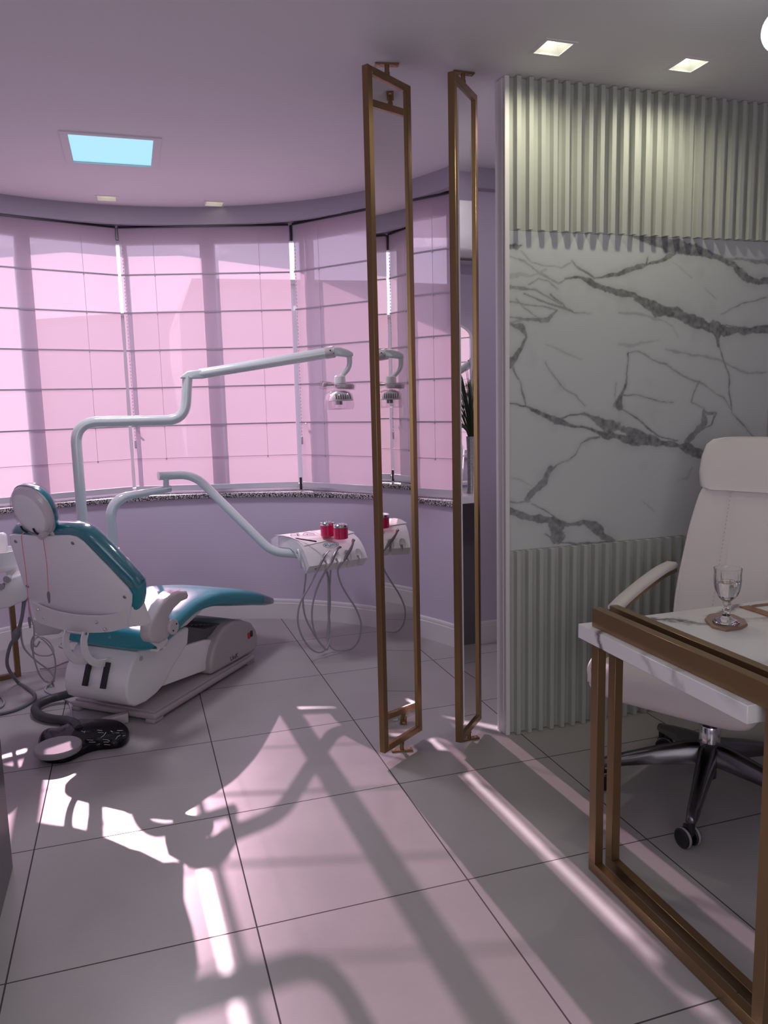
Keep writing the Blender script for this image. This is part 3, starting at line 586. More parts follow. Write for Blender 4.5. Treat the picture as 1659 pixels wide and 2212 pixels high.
# steel band holding the back, straps and arm
def band_pt(w, s, d): return BK(w, s, d)
BT = [(-.268, .115, .045), (-.235, .108, .0), (-.115, .082, -.018), (.035, .073, -.022), (.189, .084, -.016), (.287, .109, .0), (.33, .128, .028), (.342, .13, .055)]
BB = [(-.285, .01, .05), (-.266, -.005, .0), (-.163, -.014, -.018), (-.031, -.024, -.022), (.151, -.008, -.016), (.26, .018, .0), (.318, .012, .028), (.335, .015, .055)]
def res(L, k=5): return smooth([Vector(p) for p in L], [0]*len(L), k)[0]
A_, B_ = res(BT), res(BB); secs = []
for p, q in zip(A_, B_): secs.append([BK(p.x, p.y, p.z), BK(q.x, q.y, q.z), BK(q.x, q.y, q.z+.008), BK(p.x, p.y, p.z+.008)])
b = MB(); b.loft(secs); band = part('back_band', b, M['white'])
for w, s in ((-.205, .072), (-.19, .03), (.12, .045), (.15, .01)):
    b = MB(); b.lathe([(0, 0), (.008, 0), (.006, .004), (0, .005)], BK(w, s, -.021 if w > -.1 else -.0125), BK(0, 0, -1)-BK(0, 0, 0), 14); part('rivet', b, M['chrome'], band)
for w0, pts in ((-.074, [(-.165, -.088, .466), (-.158, -.087, .40), (-.15, -.06, .345), (-.13, .0, .322), (-.10, .04, .322)]), (.0, [(-.15, -.022, .462), (-.143, -.014, .40), (-.13, .015, .345), (-.11, .075, .325), (-.08, .11, .325)])):
    y = .052 if w0 < 0 else -.05
    L = [Vector((-.185, y+.022 if w0 < 0 else y-.0, .462)), Vector((-.2, y, .42)), Vector((-.19, y, .36)), Vector((-.15, y, .315)), Vector((-.10, y, .296)), Vector((-.055, y, .292))]
    L[0].y = y; L, _ = smooth(L, [0]*6, 5); secs = []
    for i, p in enumerate(L):
        tn = (L[min(i+1, len(L)-1)]-L[max(i-1, 0)]).normalized(); nn = Vector((-tn.z, 0, tn.x))
        secs.append([p+nn*.016+Vector((0, .0045, 0)), p-nn*.016+Vector((0, .0045, 0)), p-nn*.016-Vector((0, .0045, 0)), p+nn*.016-Vector((0, .0045, 0))])
    b = MB(); b.loft(secs); part('strap', b, M['white'])
b = MB(); b.cyl((-.192, .06, .458), (-.192, -.06, .458), .006, 12); part('hinge_pin', b, M['chrome'])
AR = [(-.122, .495), (-.045, .57), (.018, .597), (.085, .602), (.145, .588), (.153, .565), (.145, .55), (.10, .548), (.05, .53), (.01, .505), (.03, .47), (.02, .43), (-.013, .407), (-.061, .404), (-.112, .425), (-.127, .45)]
b = MB(); b.prism(AR, sx_, -.345, -.285, .014, 3, 60); arm = part('armrest', b, M['armgrey'], sharp=60)
b = MB(); b.lathe([(0, 0), (.034, 0), (.034, .01), (.030, .014), (0, .014)], (.018, -.345, .457), (0, -1, 0), 28); disc = part('hinge_cap', b, M['armgrey'], arm)
for x, z in ((.008, .443), (.033, .467)):
    b = MB(); b.lathe([(0, 0), (.004, 0), (.004, .002), (0, .002)], (x, -.3592, z), (0, -1, 0), 10); part('screw', b, M['dark'], disc)
b = MB(); b.prism([(-.02, .59), (.05, .607), (.10, .606), (.10, .602), (.03, .600)], sx_, -.342, -.288, .001, 1); part('arm_film', b, M['clear'], arm)
b = MB(); b.prism([(-.07, .41), (.03, .41), (.045, .385), (-.0, .352), (-.02, .352), (-.02, .37)], sx_, -.30, -.285, .002, 1); b.b2((-.03, -.30, .352), (.03, -.17, .362), .002, 1); part('arm_bracket', b, M['white'])
# headrest
HC = (.015, .575); TL = R(16)
def HD(u, v, d):
    w = HC[0] + u*math.cos(TL) + v*math.sin(TL)*.6; s = HC[1] - u*math.sin(TL)*.5 + v*math.cos(TL); return BK(w, s, d)
def dome(rx, ry, d0, d1, k=8, n=36, e=.85):
    secs = []
    for i in range(k+1):
        f = i/k; rr = math.cos(f*math.pi/2*.98)**.5; secs.append([HD(rx*rr*math.copysign(abs(math.cos(2*math.pi*j/n))**e, math.cos(2*math.pi*j/n)), ry*rr*math.copysign(abs(math.sin(2*math.pi*j/n))**e, math.sin(2*math.pi*j/n)), d0+(d1-d0)*math.sin(f*math.pi/2)) for j in range(n)])
    return secs
b = MB(); b.loft(dome(.100, .114, .012, -.022)); hs = part('headrest_shell', b, M['shell'], sharp=60)
b = MB(); b.loft(dome(.102, .118, .012, .062)); part('headrest_cushion', b, M['teal'], sharp=60)
b = MB(); b.cyl(HD(.055, -.085, 0), HD(.055, -.085, -.045), .013, 16); b.cyl(HD(.055, -.085, -.03), HD(.055, -.085, -.047), .009, 16); part('knob', b, M['armgrey'], hs)
for u in (-.055, .01):
    b = MB(); b.tube([HD(u-.006, -.066, -.0225), HD(u, -.084, -.0225), HD(u+.014, -.100, -.017)], .004, 8, 4); part('strap_slot', b, M['dark'], hs)
b = MB(); b.cyl(BK(.0, .40, .03), BK(.012, .52, .01), .014, 12); b.cyl(BK(.06, .40, .03), BK(.05, .52, .01), .014, 12); part('headrest_stem', b, M['chrome'])
b = MB(); b.loft([[HD(c_*.1035*f_, s_*.119*f_, d_) for c_, s_ in [(math.cos(a*.1745), math.sin(a*.1745)) for a in range(36)]] for f_, d_ in ((.80, -.022), (.93, -.014), (1.0, .0), (1.0, .03), (.93, .050))], cap=False); part('head_film', b, M['clear'], hs, sharp=60)

# bib cords with clips hanging from the headrest, over the back shell
BC = empty('bib_chain', (CH.matrix_basis @ BK(0, .47, -.01)).to_tuple(), R(49.0)); tag(BC, 'pink bib cords with alligator clips hanging behind the backrest', 'bib chain')
off = BK(0, .47, -.01)
for (w, s_), drop in (((.04, .474), .235), ((-.082, .466), .345)):
    top = BK(w, s_, -.016)-off; inn = BK(w-.004, s_+.006, .012)-off; end = top+Vector((.002, .004, -drop))
    b = MB(); b.tube([inn, top+Vector((0, 0, .004)), top+Vector((-.002, .002, -.02)), top+Vector((.001, -.002, -drop*.5)), end], .0016, 6, 5); c = obj('cord', b, M['pink'], BC, local=True)
    b = MB(); b.loft([[end+Vector((dx, dy*wd_, ds)) for dx, dy in ((-.003, -1), (.003, -1), (.003, 1), (-.003, 1))] for ds, wd_ in ((.004, .003), (-.006, .006), (-.016, .006), (-.044, .002))]); obj('clip', b, M['steel'], c, local=True)

# ------------------------------------------------------------------ foot pedal
def zt(px, py, z): return atz(px, py, z)
PC = zt(125, 1605, .03); FP = empty('foot_control', (PC.x, PC.y, 0)); tag(FP, 'black kidney-shaped foot pedal with round grey disc and ribbed hose', 'foot pedal')
OUT = [(83, 1632), (84, 1612), (92, 1596), (108, 1588), (128, 1586), (146, 1578), (168, 1569), (196, 1568), (230, 1568), (258, 1572), (274, 1582), (280, 1594), (276, 1606), (262, 1616), (238, 1620), (214, 1622), (192, 1628), (172, 1637), (150, 1647), (124, 1652), (100, 1650), (87, 1643)]
b = MB(); pts = [zt(x, y, .0) for x, y in OUT]; pts = smooth(pts+[pts[0]], [0]*(len(pts)+1), 3)[0][:-1]
b.prism([(p.x, p.y) for p in pts], lambda u, v, d: Vector((u, v, d)), .0, .036, .010, 3, 50); body = obj('pedal_body', b, M['pedal'], FP, sharp=50)
dc = zt(125, 1611, .052); b = MB(); b.lathe([(0, -.02), (.088, -.02), (.092, -.014), (.092, .002), (.088, .006), (0, .008)], (dc.x, dc.y, .050), n=40); obj('pressure_disc', b, M['disc'], FP)
for x, y in ((214, 1596), (246, 1583), (234, 1589), (246, 1602), (266, 1584), (190, 1580)):
    c = zt(x, y, .038); b = MB(); b.lathe([(0, -.003), (.012, -.003), (.010, .002), (0, .003)], (c.x, c.y, .037), n=18); obj('button', b, M['dark'], FP)
for seg_ in ([(176, 1579), (181, 1581), (184, 1579), (182, 1583)], [(210, 1577), (221, 1578)], [(212, 1582), (224, 1583)], [(253, 1578), (266, 1578)], [(265, 1590), (271, 1588)], [(188, 1598), (201, 1599)], [(192, 1603), (206, 1603)], [(224, 1603), (235, 1603)], [(225, 1608), (238, 1609)], [(218, 1593), (224, 1589), (229, 1582)], [(239, 1579), (248, 1583), (258, 1583)], [(222, 1597), (232, 1598), (237, 1601)], [(250, 1597), (254, 1591), (260, 1588)]):
    L = [zt(x, y, .0368) for x, y in seg_]; b = MB()
    for a, c in zip(L, L[1:]): b.box((a+c)/2, ((c-a).length, .0022, .0006), Matrix.Rotation(math.atan2((c-a).y, (c-a).x), 3, 'Z'))
    obj('pictogram', b, M['wprint'], body)
hp = [zt(171, 1575, .03), zt(160, 1562, .028), zt(140, 1556, .022), zt(112, 1553, .022), zt(88, 1546, .022), zt(76, 1534, .024), zt(84, 1521, .026), zt(105, 1511, .03), zt(130, 1504, .035), zt(160, 1496, .05)]
P_, _ = smooth(hp, [0]*len(hp), 14); b = MB(); b.tube(P_, [.0195 + (.0012 if i % 2 else 0) for i in range(len(P_))], 14); obj('ribbed_hose', b, M['rib'], FP)
# small clear block on the floor behind the pedal
c = zt(248, 1566, .0); b = MB(); b.prism([(0, 0), (.115, 0), (.115, .045), (.0, .028)], lambda u, v, d: Vector((c.x-.055+u, c.y+d, v+.0005)), 0, .04, .004, 2); tag(obj('plastic_box', b, M['armgrey']), 'small grey plastic box on the floor between foot pedal and chair base', 'box')

# ------------------------------------------------------------------ unit behind the chair: spittoon, lamp pole, tray arm
DU = empty('spittoon_unit', (-.24, 4.36, 0)); tag(DU, 'white spittoon unit with bowl and holder console, half hidden behind the chair back', 'dental unit')
b = MB(); b.prism([(-.36, 4.28), (-.36, 4.46), (-.30, 4.52), (-.10, 4.52), (-.05, 4.46), (-.05, 4.30), (-.10, 4.26), (-.30, 4.26)], lambda u, v, d: Vector((u, v, d)), .22, .60, .02, 3); obj('unit_body', b, M['white'], DU)
b = MB(); b.cyl((-.21, 4.39, 0), (-.21, 4.39, .23), .06, 20); b.lathe([(0, 0), (.11, 0), (.11, .02), (.06, .03), (0, .03)], (-.21, 4.39, 0), n=28); obj('pedestal', b, M['white'], DU)
bc = at(-4, 1203, 4.25); b = MB(); b.lathe([(.03, -.075), (.06, -.07), (.095, -.045), (.105, .0), (.107, .035), (.100, .035), (.09, -.0), (.05, -.04), (0, -.045)], bc, n=36); obj('bowl', b, M['white'], DU)
b = MB(); b.cyl(bc+Vector((.06, .02, -.05)), bc+Vector((.06, .02, -.16)), .035, 20); b.tube([bc+Vector((.05, .05, -.12)), Vector((-.45, 4.36, .58)), Vector((-.30, 4.39, .55))], .03, 12, 6); obj('bowl_neck', b, M['white'], DU)
b = MB(); tp = at(2, 1172, 4.33); b.box(tp, (.06, .05, .10), None, .018, 3); obj('cup_filler', b, M['white'], DU)
c0 = at(6, 1275, 4.15); b = MB(); rt = Matrix.Rotation(R(20), 3, 'Z') @ Matrix.Rotation(R(-28), 3, 'Y')
b.prism([(-.10, -.095), (-.085, -.055), (.0, .02), (.055, .075), (.105, .085), (.135, .02), (.11, -.045), (.03, -.075), (-.05, -.082), (-.08, -.105)], lambda u, v, d: c0+Vector((u, d, v)), -.07, .08, .014, 3); obj('holder_console', b, M['white'], DU)
b = MB(); b.tube([c0+Vector((.08, .03, .0)), Vector((-.40, 4.30, .52)), Vector((-.33, 4.36, .50))], .022, 12, 5); obj('holder_arm', b, M['white'], DU)
for k, (px, py) in enumerate(((0, 1268), (14, 1252))):
    q = at(px, py, 4.07); b = MB(); b.cyl(q, q+Vector((.008, .03, .0)), .017, 14); obj('holder_ring', b, M['disc'], DU)
sc_ = at(106, 1352, 4.05); b = MB(); b.prism([(-.065, .05), (.05, .04), (.07, -.01), (.06, -.03), (.04, -.04), (-.05, -.04), (-.062, -.02)], lambda u, v, d: sc_+Vector((u, d, v)), -.03, .04, .014, 3); obj('valve_box', b, M['armgrey'], DU)

def pipe(name, pts, r, mtl, par, rad=.09): b = MB(); b.tube(fillet(pts, rad, 10), r, 20); return obj(name, b, mtl, par)
LP = empty('surgical_lamp', (-.255, 4.36, .60)); tag(LP, 'white surgical lamp on a bent pole, its clear-covered head hanging before the window', 'surgical lamp')
p0 = at(176, 1180, 4.36); p0.z = .598; pl_top = at(161, 903, 4.36); pA = at(161, 912, 4.36); e1 = at(400, 907, 4.40); e2 = at(405, 812, 4.40)
p0.x = pA.x-.0; p0.y = 4.36
pipe('pole', [p0, pA, e1, e2], .0275, M['pipe'], LP, [.115, .10])
b = MB(); ea, eb = at(396, 803, 4.40), at(440, 806, 4.39)
d_ = (eb-ea); b.prism([(388, 818), (391, 812), (404, 802), (428, 799), (442, 800), (446, 808), (438, 818), (416, 819)], lambda u, v, d: at(u, v, 4.40)+Vector((0, d, 0)), -.026, .026, .008, 3, 50); obj('elbow_joint', b, M['pipe'], LP)
s0, s1 = at(432, 808, 4.40), at(704, 763, 4.25); b = MB(); b.tube([s0, s1], [.027, .030], 20); obj('spring_arm', b, M['pipe'], LP)
b = MB(); g0, g1 = at(703, 763, 4.25), at(722, 760, 4.235); b.tube([g0, g1, g1+(g1-g0)*.1], [.032, .032, .028], 20); wr = obj('wrist', b, M['armgrey'], LP)
for px, py in ((713, 757), (721, 763)):
    q = at(px, py, 4.21); b = MB(); b.cyl(q, q+Vector((0, -.004, 0)), .004, 10); obj('screw', b, M['dark'], wr)
b = MB(); b.prism([(716, 752), (722, 749.5), (732, 750), (748, 755), (761, 762), (762, 770), (748, 772), (722, 769), (716, 765)], lambda u, v, d: at(u, v, 4.23)+Vector((0, d, 0)), -.024, .024, .008, 3, 50); obj('end_joint', b, M['pipe'], LP)
b = MB(); b.tube([at(754.5, 768, 4.23), at(755, 785, 4.23), at(751.5, 797, 4.23), at(744, 806, 4.23), at(737, 814, 4.225)], [.017, .015, .014, .014, .014], 16, 6); obj('yoke', b, M['pipe'], LP)
hc = at(733, 830, 4.22); px_ = 1/389
b = MB(); b.lathe([(0, .046), (.022, .046), (.030, .038), (.032, .01), (.032, -.006), (0, -.006)], at(734.5, 829, 4.22), n=28); hd = obj('lamp_head', b, M['white'], LP)
b = MB(); hcen = at(745, 834.5, 4.22); b.lathe([(0, .012), (.046, .012), (.053, .006), (.053, -.008), (.047, -.013), (0, -.013)], hcen, (.06, 0, 1), n=32); b.box(at(712, 831, 4.22), (.05, .016, .014), None, .005, 2); b.box(at(702, 831, 4.22), (.024, .03, .02), None, .006, 2); obj('handle_ring', b, M['armgrey'], hd)
b = MB(); b.lathe([(.058, .014), (.061, .0), (.058, -.018), (.052, -.018), (.05, .014)], hcen, (.06, 0, 1), n=28); b.tube([at(690, 832, 4.22), at(698, 832, 4.22), at(709, 832, 4.22), at(722, 832, 4.22)], [.018, .024, .022, .012], 12, 4, cap=False); obj('cling_film', b, M['clear'], hd)
cc = at(732, 864, 4.22)
def rrect(c, hx, hy, z, k=6, e=.45): return [Vector((c.x+hx*math.copysign(abs(math.cos(t_))**e, math.cos(t_)), c.y+hy*math.copysign(abs(math.sin(t_))**e, math.sin(t_)), c.z+z)) for t_ in [2*math.pi*j/32 for j in range(32)]]
b = MB(); b.loft([rrect(cc, a, c_, z) for a, c_, z in ((.03, .03, .053), (.052, .05, .045), (.068, .058, .030), (.076, .062, .005), (.078, .064, -.03), (.070, .062, -.052))], cap=False); b.loft([rrect(cc, a, c_, z) for a, c_, z in ((.070, .062, -.052), (.01, .01, -.045))], cap=False); obj('clear_shield', b, M['clear'], hd)
b = MB(); b.loft([rrect(cc+Vector((.012, 0, 0)), a, c_, z) for a, c_, z in ((.02, .02, .048), (.045, .042, .036), (.058, .052, .012), (.062, .054, -.004), (.056, .05, -.006))]); rf = obj('reflector', b, M['white'], hd)
b = MB()
for k in range(-3, 4): b.box(cc+Vector((.012+k*.013, -.050+abs(k)*.002, .016)), (.004, .012, .026), Matrix.Rotation(R(-28), 3, 'X'))
obj('vent_slots', b, M['bellows'], rf)
b = MB(); b.cyl(cc+Vector((.0, 0, -.004)), cc+Vector((.0, 0, -.026)), .02, 20); obj('bulb_cap', b, M['steel'], hd)

TA = empty('tray_arm', (-.15, 4.37, .60)); tag(TA, 'white jointed arm carrying the instrument tray', 'arm')
q0 = at(240, 1230, 4.37); q0.z = .598; q1 = at(236, 1078, 4.37); q0.x = q1.x+.0; q2 = at(368, 1055, 4.50)
b = MB(); L = fillet([q0, q1, q2], .12, 10); n_ = len(L); b.tube(L, [.0275 if i < 9 else .0275-.0085*min(1, (i-8)/(n_-9)) for i in range(n_)], 20); obj('lower_arm', b, M['pipe'], TA)
b = MB(); b.cyl(Vector((q0.x, 4.37, .60)), Vector((q0.x, 4.37, .665)), .034, 24); obj('collar', b, M['white'], TA)
j0, j1 = at(358.5, 1056, 4.49), at(358.5, 1030, 4.49); b = MB(); b.cyl(j0-Vector((0, 0, .012)), j1, .0165, 20); obj('pivot', b, M['pipe'], TA)
lw = at(366, 1056.5, 4.472)-TA.location; text('logo', 'Unik', .014, M['tealink'], TA, lw, (1, 0, .12), (0, 0, 1))
k0 = at(342, 1028, 4.48); k1 = at(418, 1024, 4.54); k2 = at(588, 1193, 4.30); k3 = at(612, 1197, 4.30); k4 = at(655, 1197, 4.24)
b = MB(); b.tube(fillet([k0, k1, k2, k4], [.09, .07], 10), .0245, 20); obj('upper_arm', b, M['pipe'], TA)

# ------------------------------------------------------------------ instrument tray
TP = Vector((.847, 4.08, 0)); TANG = R(15); TAX = Vector((math.cos(TANG), math.sin(TANG), 0)); TDY = Vector((-math.sin(TANG), math.cos(TANG), 0)); TLEN = .365
def TR(d, z, a): return TP + TAX*a + TDY*d + Vector((0, 0, z))
TY = empty('instrument_tray', TR(.15, .50, TLEN/2).to_tuple()); tag(TY, 'white dental instrument tray with scooped handpiece holders hanging from the jointed arm', 'instrument tray')
PR = [(.425, .574), (.425, .628), (.37, .652), (.316, .664), (.24, .671), (.165, .671), (.10, .664), (.043, .644), (.01, .622), (-.02, .592), (-.049, .545), (.0, .496), (.05, .545), (.13, .60), (.184, .612), (.30, .60)]
b = MB(); b.prism([(d, z) for d, z in PR], lambda u, v, a: TR(u, v, a), 0, TLEN); tray = obj('tray_body', b, M['white'], TY)
cut = MB()
SCO = [.125, .195, .262, .332]
nf = Vector((0, 0, 0)); 
for a in SCO:
    c = TR(-.040, .575, a-.012)
    sl = (TR(-.02, .592, 0)-TR(-.049, .545, 0)).normalized(); nrm = (TDY*(-.85)+Vector((0, 0, .52))).normalized(); sl = (sl-nrm*sl.dot(nrm)).normalized(); ax = sl.cross(nrm)
    cut.loft([[c + ax*(.021*math.sin(R(la))*math.cos(2*math.pi*k/20)) + nrm*(.027*math.sin(R(la))*math.sin(2*math.pi*k/20)) + sl*(-.036*math.cos(R(la))) for k in range(20)] for la in (2, 20, 40, 60, 80, 100, 120, 140, 160, 178)])
    c2 = TR(-.035, .525, a-.016); cut.prism([(-.010, .035), (.010, .035), (.004, -.05), (-.012, -.06)], lambda u, v, d: c2 + TAX*u + Vector((0, 0, v)) + TDY*d, -.03, .035)
co_ = obj('cutter', cut, M['white']); me2 = tray.data
rm = ROOT[TY.name].inverted(); co_.data.transform(rm)
md = tray.modifiers.new('cut', 'BOOLEAN'); md.operation = 'DIFFERENCE'; md.object = co_; md.solver = 'EXACT'; md.use_self = True
co_.matrix_world = Matrix.Translation(TY.location)
bpy.context.view_layer.update(); dg = bpy.context.evaluated_depsgraph_get(); nm = bpy.data.meshes.new_from_object(tray.evaluated_get(dg)); tray.modifiers.clear()

if len(nm.polygons) > 20:
    tray.data = nm; nm.materials.clear(); nm.materials.append(M['white'])
    for p in nm.polygons: p.use_smooth = True; p.material_index = 0
    nm.set_sharp_from_angle(angle=R(32))
bpy.data.objects.remove(co_)
b = MB(); b.tube([TR(.08, .60, -.004), TR(.03, .625, -.022), TR(-.0, .585, -.028), TR(.02, .535, -.012), TR(.035, .53, 0)], .006, 10, 6); obj('tray_grip', b, M['pipe'], TY)
tl = TR(.022, .632, .175)-TY.location; eyv = (TR(.043, .644, 0)-TR(.01, .622, 0))
nv = TAX.cross(eyv.normalized())
text('logo', '×Unik', .034, M['tealink'], tray, tl+nv*.0012, TAX, eyv)
b = MB(); b.tube([TR(.022, .632, .175)+nv*.0006+TAX*(.048*math.cos(a*.2618))+eyv.normalized()*(.021*math.sin(a*.2618)) for a in range(25)], .0008, 5); obj('logo_ring', b, M['ink'], tray)
b = MB(); lp = TR(-.026, .521, .052); en = (TR(0, .496, 0)-TR(-.049, .545, 0)).normalized(); b.tube([lp+TAX*(.007*math.cos(a*.2618))+en*(.007*math.sin(a*.2618))-TDY*.001 for a in range(25)], .001, 5); obj('button_ring', b, M['ink'], tray)

def H(*q): return [(560+x/5.925, 1100+y/5.925) for x, y in q]
def hosepts(L, Ys):
    n = len(L); out_ = []
    for i, (px, py) in enumerate(L): out_.append(at(px, py, Ys[0]+(Ys[1]-Ys[0])*i/(n-1)))
    return out_
HP = [ # body axis: base (px) -> mid -> tip, hose path
 ('straight dental handpiece with thin pointed tip, leftmost in the tray front', H((765, 745), (810, 650), (835, 610), (862, 570), (890, 540)), [.005, .0075, .006, .0028, .0022], H((765, 745), (740, 790), (640, 990), (525, 1200), (492, 1420), (545, 1620), (650, 1775), (760, 1832), (850, 1795), (893, 1720), (908, 1600), (890, 1400), (885, 1180), (905, 950), (915, 735)), (4.02, 4.22)),
 ('dental handpiece with a short bent head, second from left in the tray front', H((930, 680), (950, 610), (975, 555), (1005, 505), (1025, 490)), [.006, .0085, .0085, .006, .006], H((930, 680), (850, 790), (745, 1000), (682, 1230), (680, 1450), (740, 1650), (850, 1790), (875, 1760), (885, 1600), (888, 1300), (885, 1050), (880, 900), (858, 790)), (4.05, 4.22)),
 ('dental turbine handpiece with knurled angled head, third from left in the tray front', H((1090, 655), (1125, 580), (1165, 520), (1195, 450), (1200, 405)), [.006, .0095, .0085, .006, .0075], H((1090, 655), (1012, 760), (1012, 840), (1050, 960), (1120, 1090), (1230, 1260), (1295, 1420), (1303, 1540), (1270, 1680), (1190, 1780), (1060, 1825), (950, 1790), (885, 1710), (865, 1610), (885, 1440), (905, 1250), (900, 1000), (870, 800)), (4.09, 4.24))]
for lab, ax, rr, hz, Ys in HP:
    Y0 = Ys[0]; L = [at(px, py, Y0+.012*i) for i, (px, py) in enumerate(ax)]
    r = empty('dental_handpiece', L[0].to_tuple()); tag(r, lab, 'handpiece', 'handpieces in the instrument tray')
    b = MB(); b.tube(L, rr, 12, 4); obj('handle', b, M['steel'], r)
    b = MB(); d = (L[-1]-L[-2]).normalized(); b.tube([L[-1], L[-1]+d*.006, L[-1]+Vector((.008, -.006, .002))], [rr[-1]*1.15, rr[-1]*1.2, rr[-1]*.7], 10); obj('head', b, M['steel'], r)
    pts = hosepts(hz, Ys); pts = [Vector((p.x, p.y, max(p.z, .012))) for p in pts]; b = MB(); b.tube(pts, .0052, 10, 6); obj('hose', b, M['hose'], r)
hz = H((597, 800), (590, 900), (572, 1060), (560, 1200), (598, 1400), (720, 1630), (800, 1740), (862, 1795), (885, 1740), (905, 1620), (900, 1450), (890, 1250), (895, 1000), (905, 850)); b = MB(); b.tube([Vector((p.x, p.y, max(p.z, .012))) for p in hosepts(hz, (4.12, 4.25))], .0052, 10, 6); obj('supply_hose', b, M['hose'], TY)

# things on the tray
ZT = .672
def jar(px, py, label):
    c = atz(px, py, ZT); r = empty('jar', (c.x, c.y, ZT+.001)); tag(r, label, 'jar', 'crimson jars on the instrument tray'); return r
ja = jar(736.5, 1163.5, 'crimson canister with chrome lid, nearer one on the tray'); h = .063; rad = .0395
b = MB(); b.lathe([(0, 0), (rad-.003, 0), (rad, .003), (rad, h), (0, h)], n=40); obj('body', b, M['red'], ja, local=True)
b = MB(); b.lathe([(rad+.001, h), (rad+.002, h+.002), (rad+.002, h+.013), (rad-.002, h+.018), (rad-.008, h+.0185), (.014, h+.017), (.012, h+.0135), (0, h+.013)], n=40); obj('lid', b, M['chrome'], ja, local=True)
c = atz(711, 1158.5, ZT); jb = copy_tree(ja); jb.location = (c.x-.005, c.y+.01, ZT+.001); tag(jb, 'crimson canister with chrome lid, the one behind and left of the other', 'jar', 'crimson jars on the instrument tray')
def tray_z(d):
    P9 = PR[1:12]
    for (d1, z1), (d0, z0) in zip(P9, P9[1:]):
        if d0 <= d <= d1: return z0+(z1-z0)*(d-d0)/(d1-d0)
    return .60
def sheet(name, corners, label, dz, curl=0):                        # corners in the tray's own (across, along) frame
    b = MB(); t = bmesh.new(); n_ = 22; g = []
    for i in range(n_+1):
        row = []
        for j in range(n_+1):
            u, v = i/n_, j/n_; c = [Vector(q) for q in corners]; p = c[0]*(1-u)*(1-v)+c[1]*u*(1-v)+c[2]*u*v+c[3]*(1-u)*v
            row.append(t.verts.new(TR(p.x, tray_z(p.x)+dz+curl*(max(0, abs(u-.5)*2-.6)/.4)**2*(1-v), p.y)))
        g.append(row)
    top = [t.faces.new((g[i][j], g[i+1][j], g[i+1][j+1], g[i][j+1])) for i in range(n_) for j in range(n_)]
    bmesh.ops.recalc_face_normals(t, faces=t.faces[:]); bmesh.ops.solidify(t, geom=t.faces[:], thickness=.0006); bmesh.ops.recalc_face_normals(t, faces=t.faces[:]); b.add(t); return tag(obj(name, b, M['paper'], sharp=15), label, 'paper')
sheet('paper_sheet', [(.33, -.03), (.30, .19), (.055, .205), (.035, .015)], 'white paper sheet under the eyeglasses on the tray', .0042, .003)
sheet('paper_sheet', [(.30, .18), (.31, .33), (.10, .375), (.06, .17)], 'white paper sheet under the crimson canisters on the tray', .0052, .002)
G = atz(653, 1158, ZT); EG = empty('eyeglasses', (G.x, G.y, ZT+.006)); tag(EG, 'clear-rimmed eyeglasses with dark temples lying on the tray papers', 'eyeglasses')
def gl(L): return [at(px, py, 4.27) for px, py in L]
for nm_, L in (('lens_rim', H((405, 355), (408, 305), (430, 292), (480, 294), (500, 310), (515, 350), (500, 365), (430, 362), (405, 355))), ('lens_rim', H((545, 372), (565, 315), (590, 300), (650, 302), (700, 312), (712, 345), (690, 368), (600, 378), (545, 372)))):
    b = MB(); b.tube(gl(L), .0014, 6, 3); rim = obj(nm_, b, M['armgrey'], EG)
    b = MB(); b.prism([(x, y) for x, y in L[:-1]], lambda u, v, d: at(u, v, 4.27)+Vector((0, d, 0)), 0, .0015); obj('lens', b, M['clear'], rim)
b = MB(); b.tube(gl(H((500, 330), (520, 372), (545, 378), (565, 335))), .0012, 6, 3); obj('bridge', b, M['armgrey'], EG)
for L in (H((480, 310), (500, 345), (525, 372), (540, 385)), H((615, 315), (600, 350), (575, 378), (560, 388))):
    b = MB(); b.tube(gl(L), [.001, .0028, .003, .001], 8, 4); obj('temple', b, M['dark'], EG)
pa, pb = atz(637, 1164.5, ZT), atz(683, 1169, ZT); pa.z = ZT+.006; pb.z = ZT-.002; PN = empty('pen', pa.to_tuple()); tag(PN, 'slim black pen lying on the tray papers before the eyeglasses', 'pen')
b = MB(); b.tube([pa, pa+(pb-pa)*.1, pb], [.0012, .004, .004], 10); obj('barrel', b, M['dark'], PN); b = MB(); b.tube([pa+(pb-pa)*.65+Vector((0, -.004, .004)), pb+Vector((0, -.004, .004))], .0014, 6); obj('clip', b, M['steel'], PN)

# ------------------------------------------------------------------ hoses and cords at the left
def R4(*q): return [(x/3.685, 1120+y/3.685) for x, y in q]
def floorhose(name, L, r, m_, label, knob=None):
    pts = []
    for px, py, Y in L: pts.append(at(px, py, Y) if Y > 0 else atz(px, py, r))
    pts = [Vector((p.x, p.y, max(p.z, r+.0005))) for p in pts]; b = MB(); b.tube(pts, r, 10, 6)
    root = empty(name, pts[-1].to_tuple()); tag(root, label, 'hose' if 'hose' in name else 'cord', 'hoses hanging from the holder console' if 'hose' in name else None); obj('tube', b, m_, root)
    if knob: k = at(*knob); b = MB(); b.lathe([(0, -.032), (.012, -.03), (.019, -.016), (.02, .0), (.017, .018), (.01, .03), (0, .032)], k, (.35, 0, 1), n=18); obj('valve', b, M['hose_dark'], root)
    return root
floorhose('suction_hose', [(52, 1294, 4.15), (47, 1335, 4.14), (35, 1371, 4.14), (22, 1395, 4.15), (15, 1425, 4.17), (20, 1448, 4.2), (40, 1475, -1), (60, 1487, -1), (75, 1500, -1), (72, 1512, -1), (54, 1524, -1), (28, 1535, -1), (-10, 1544, -1)], .0085, M['hose_dark'], 'thick dark suction hose with a bulb valve looping onto the floor at the left edge', (35, 1371, 4.14))
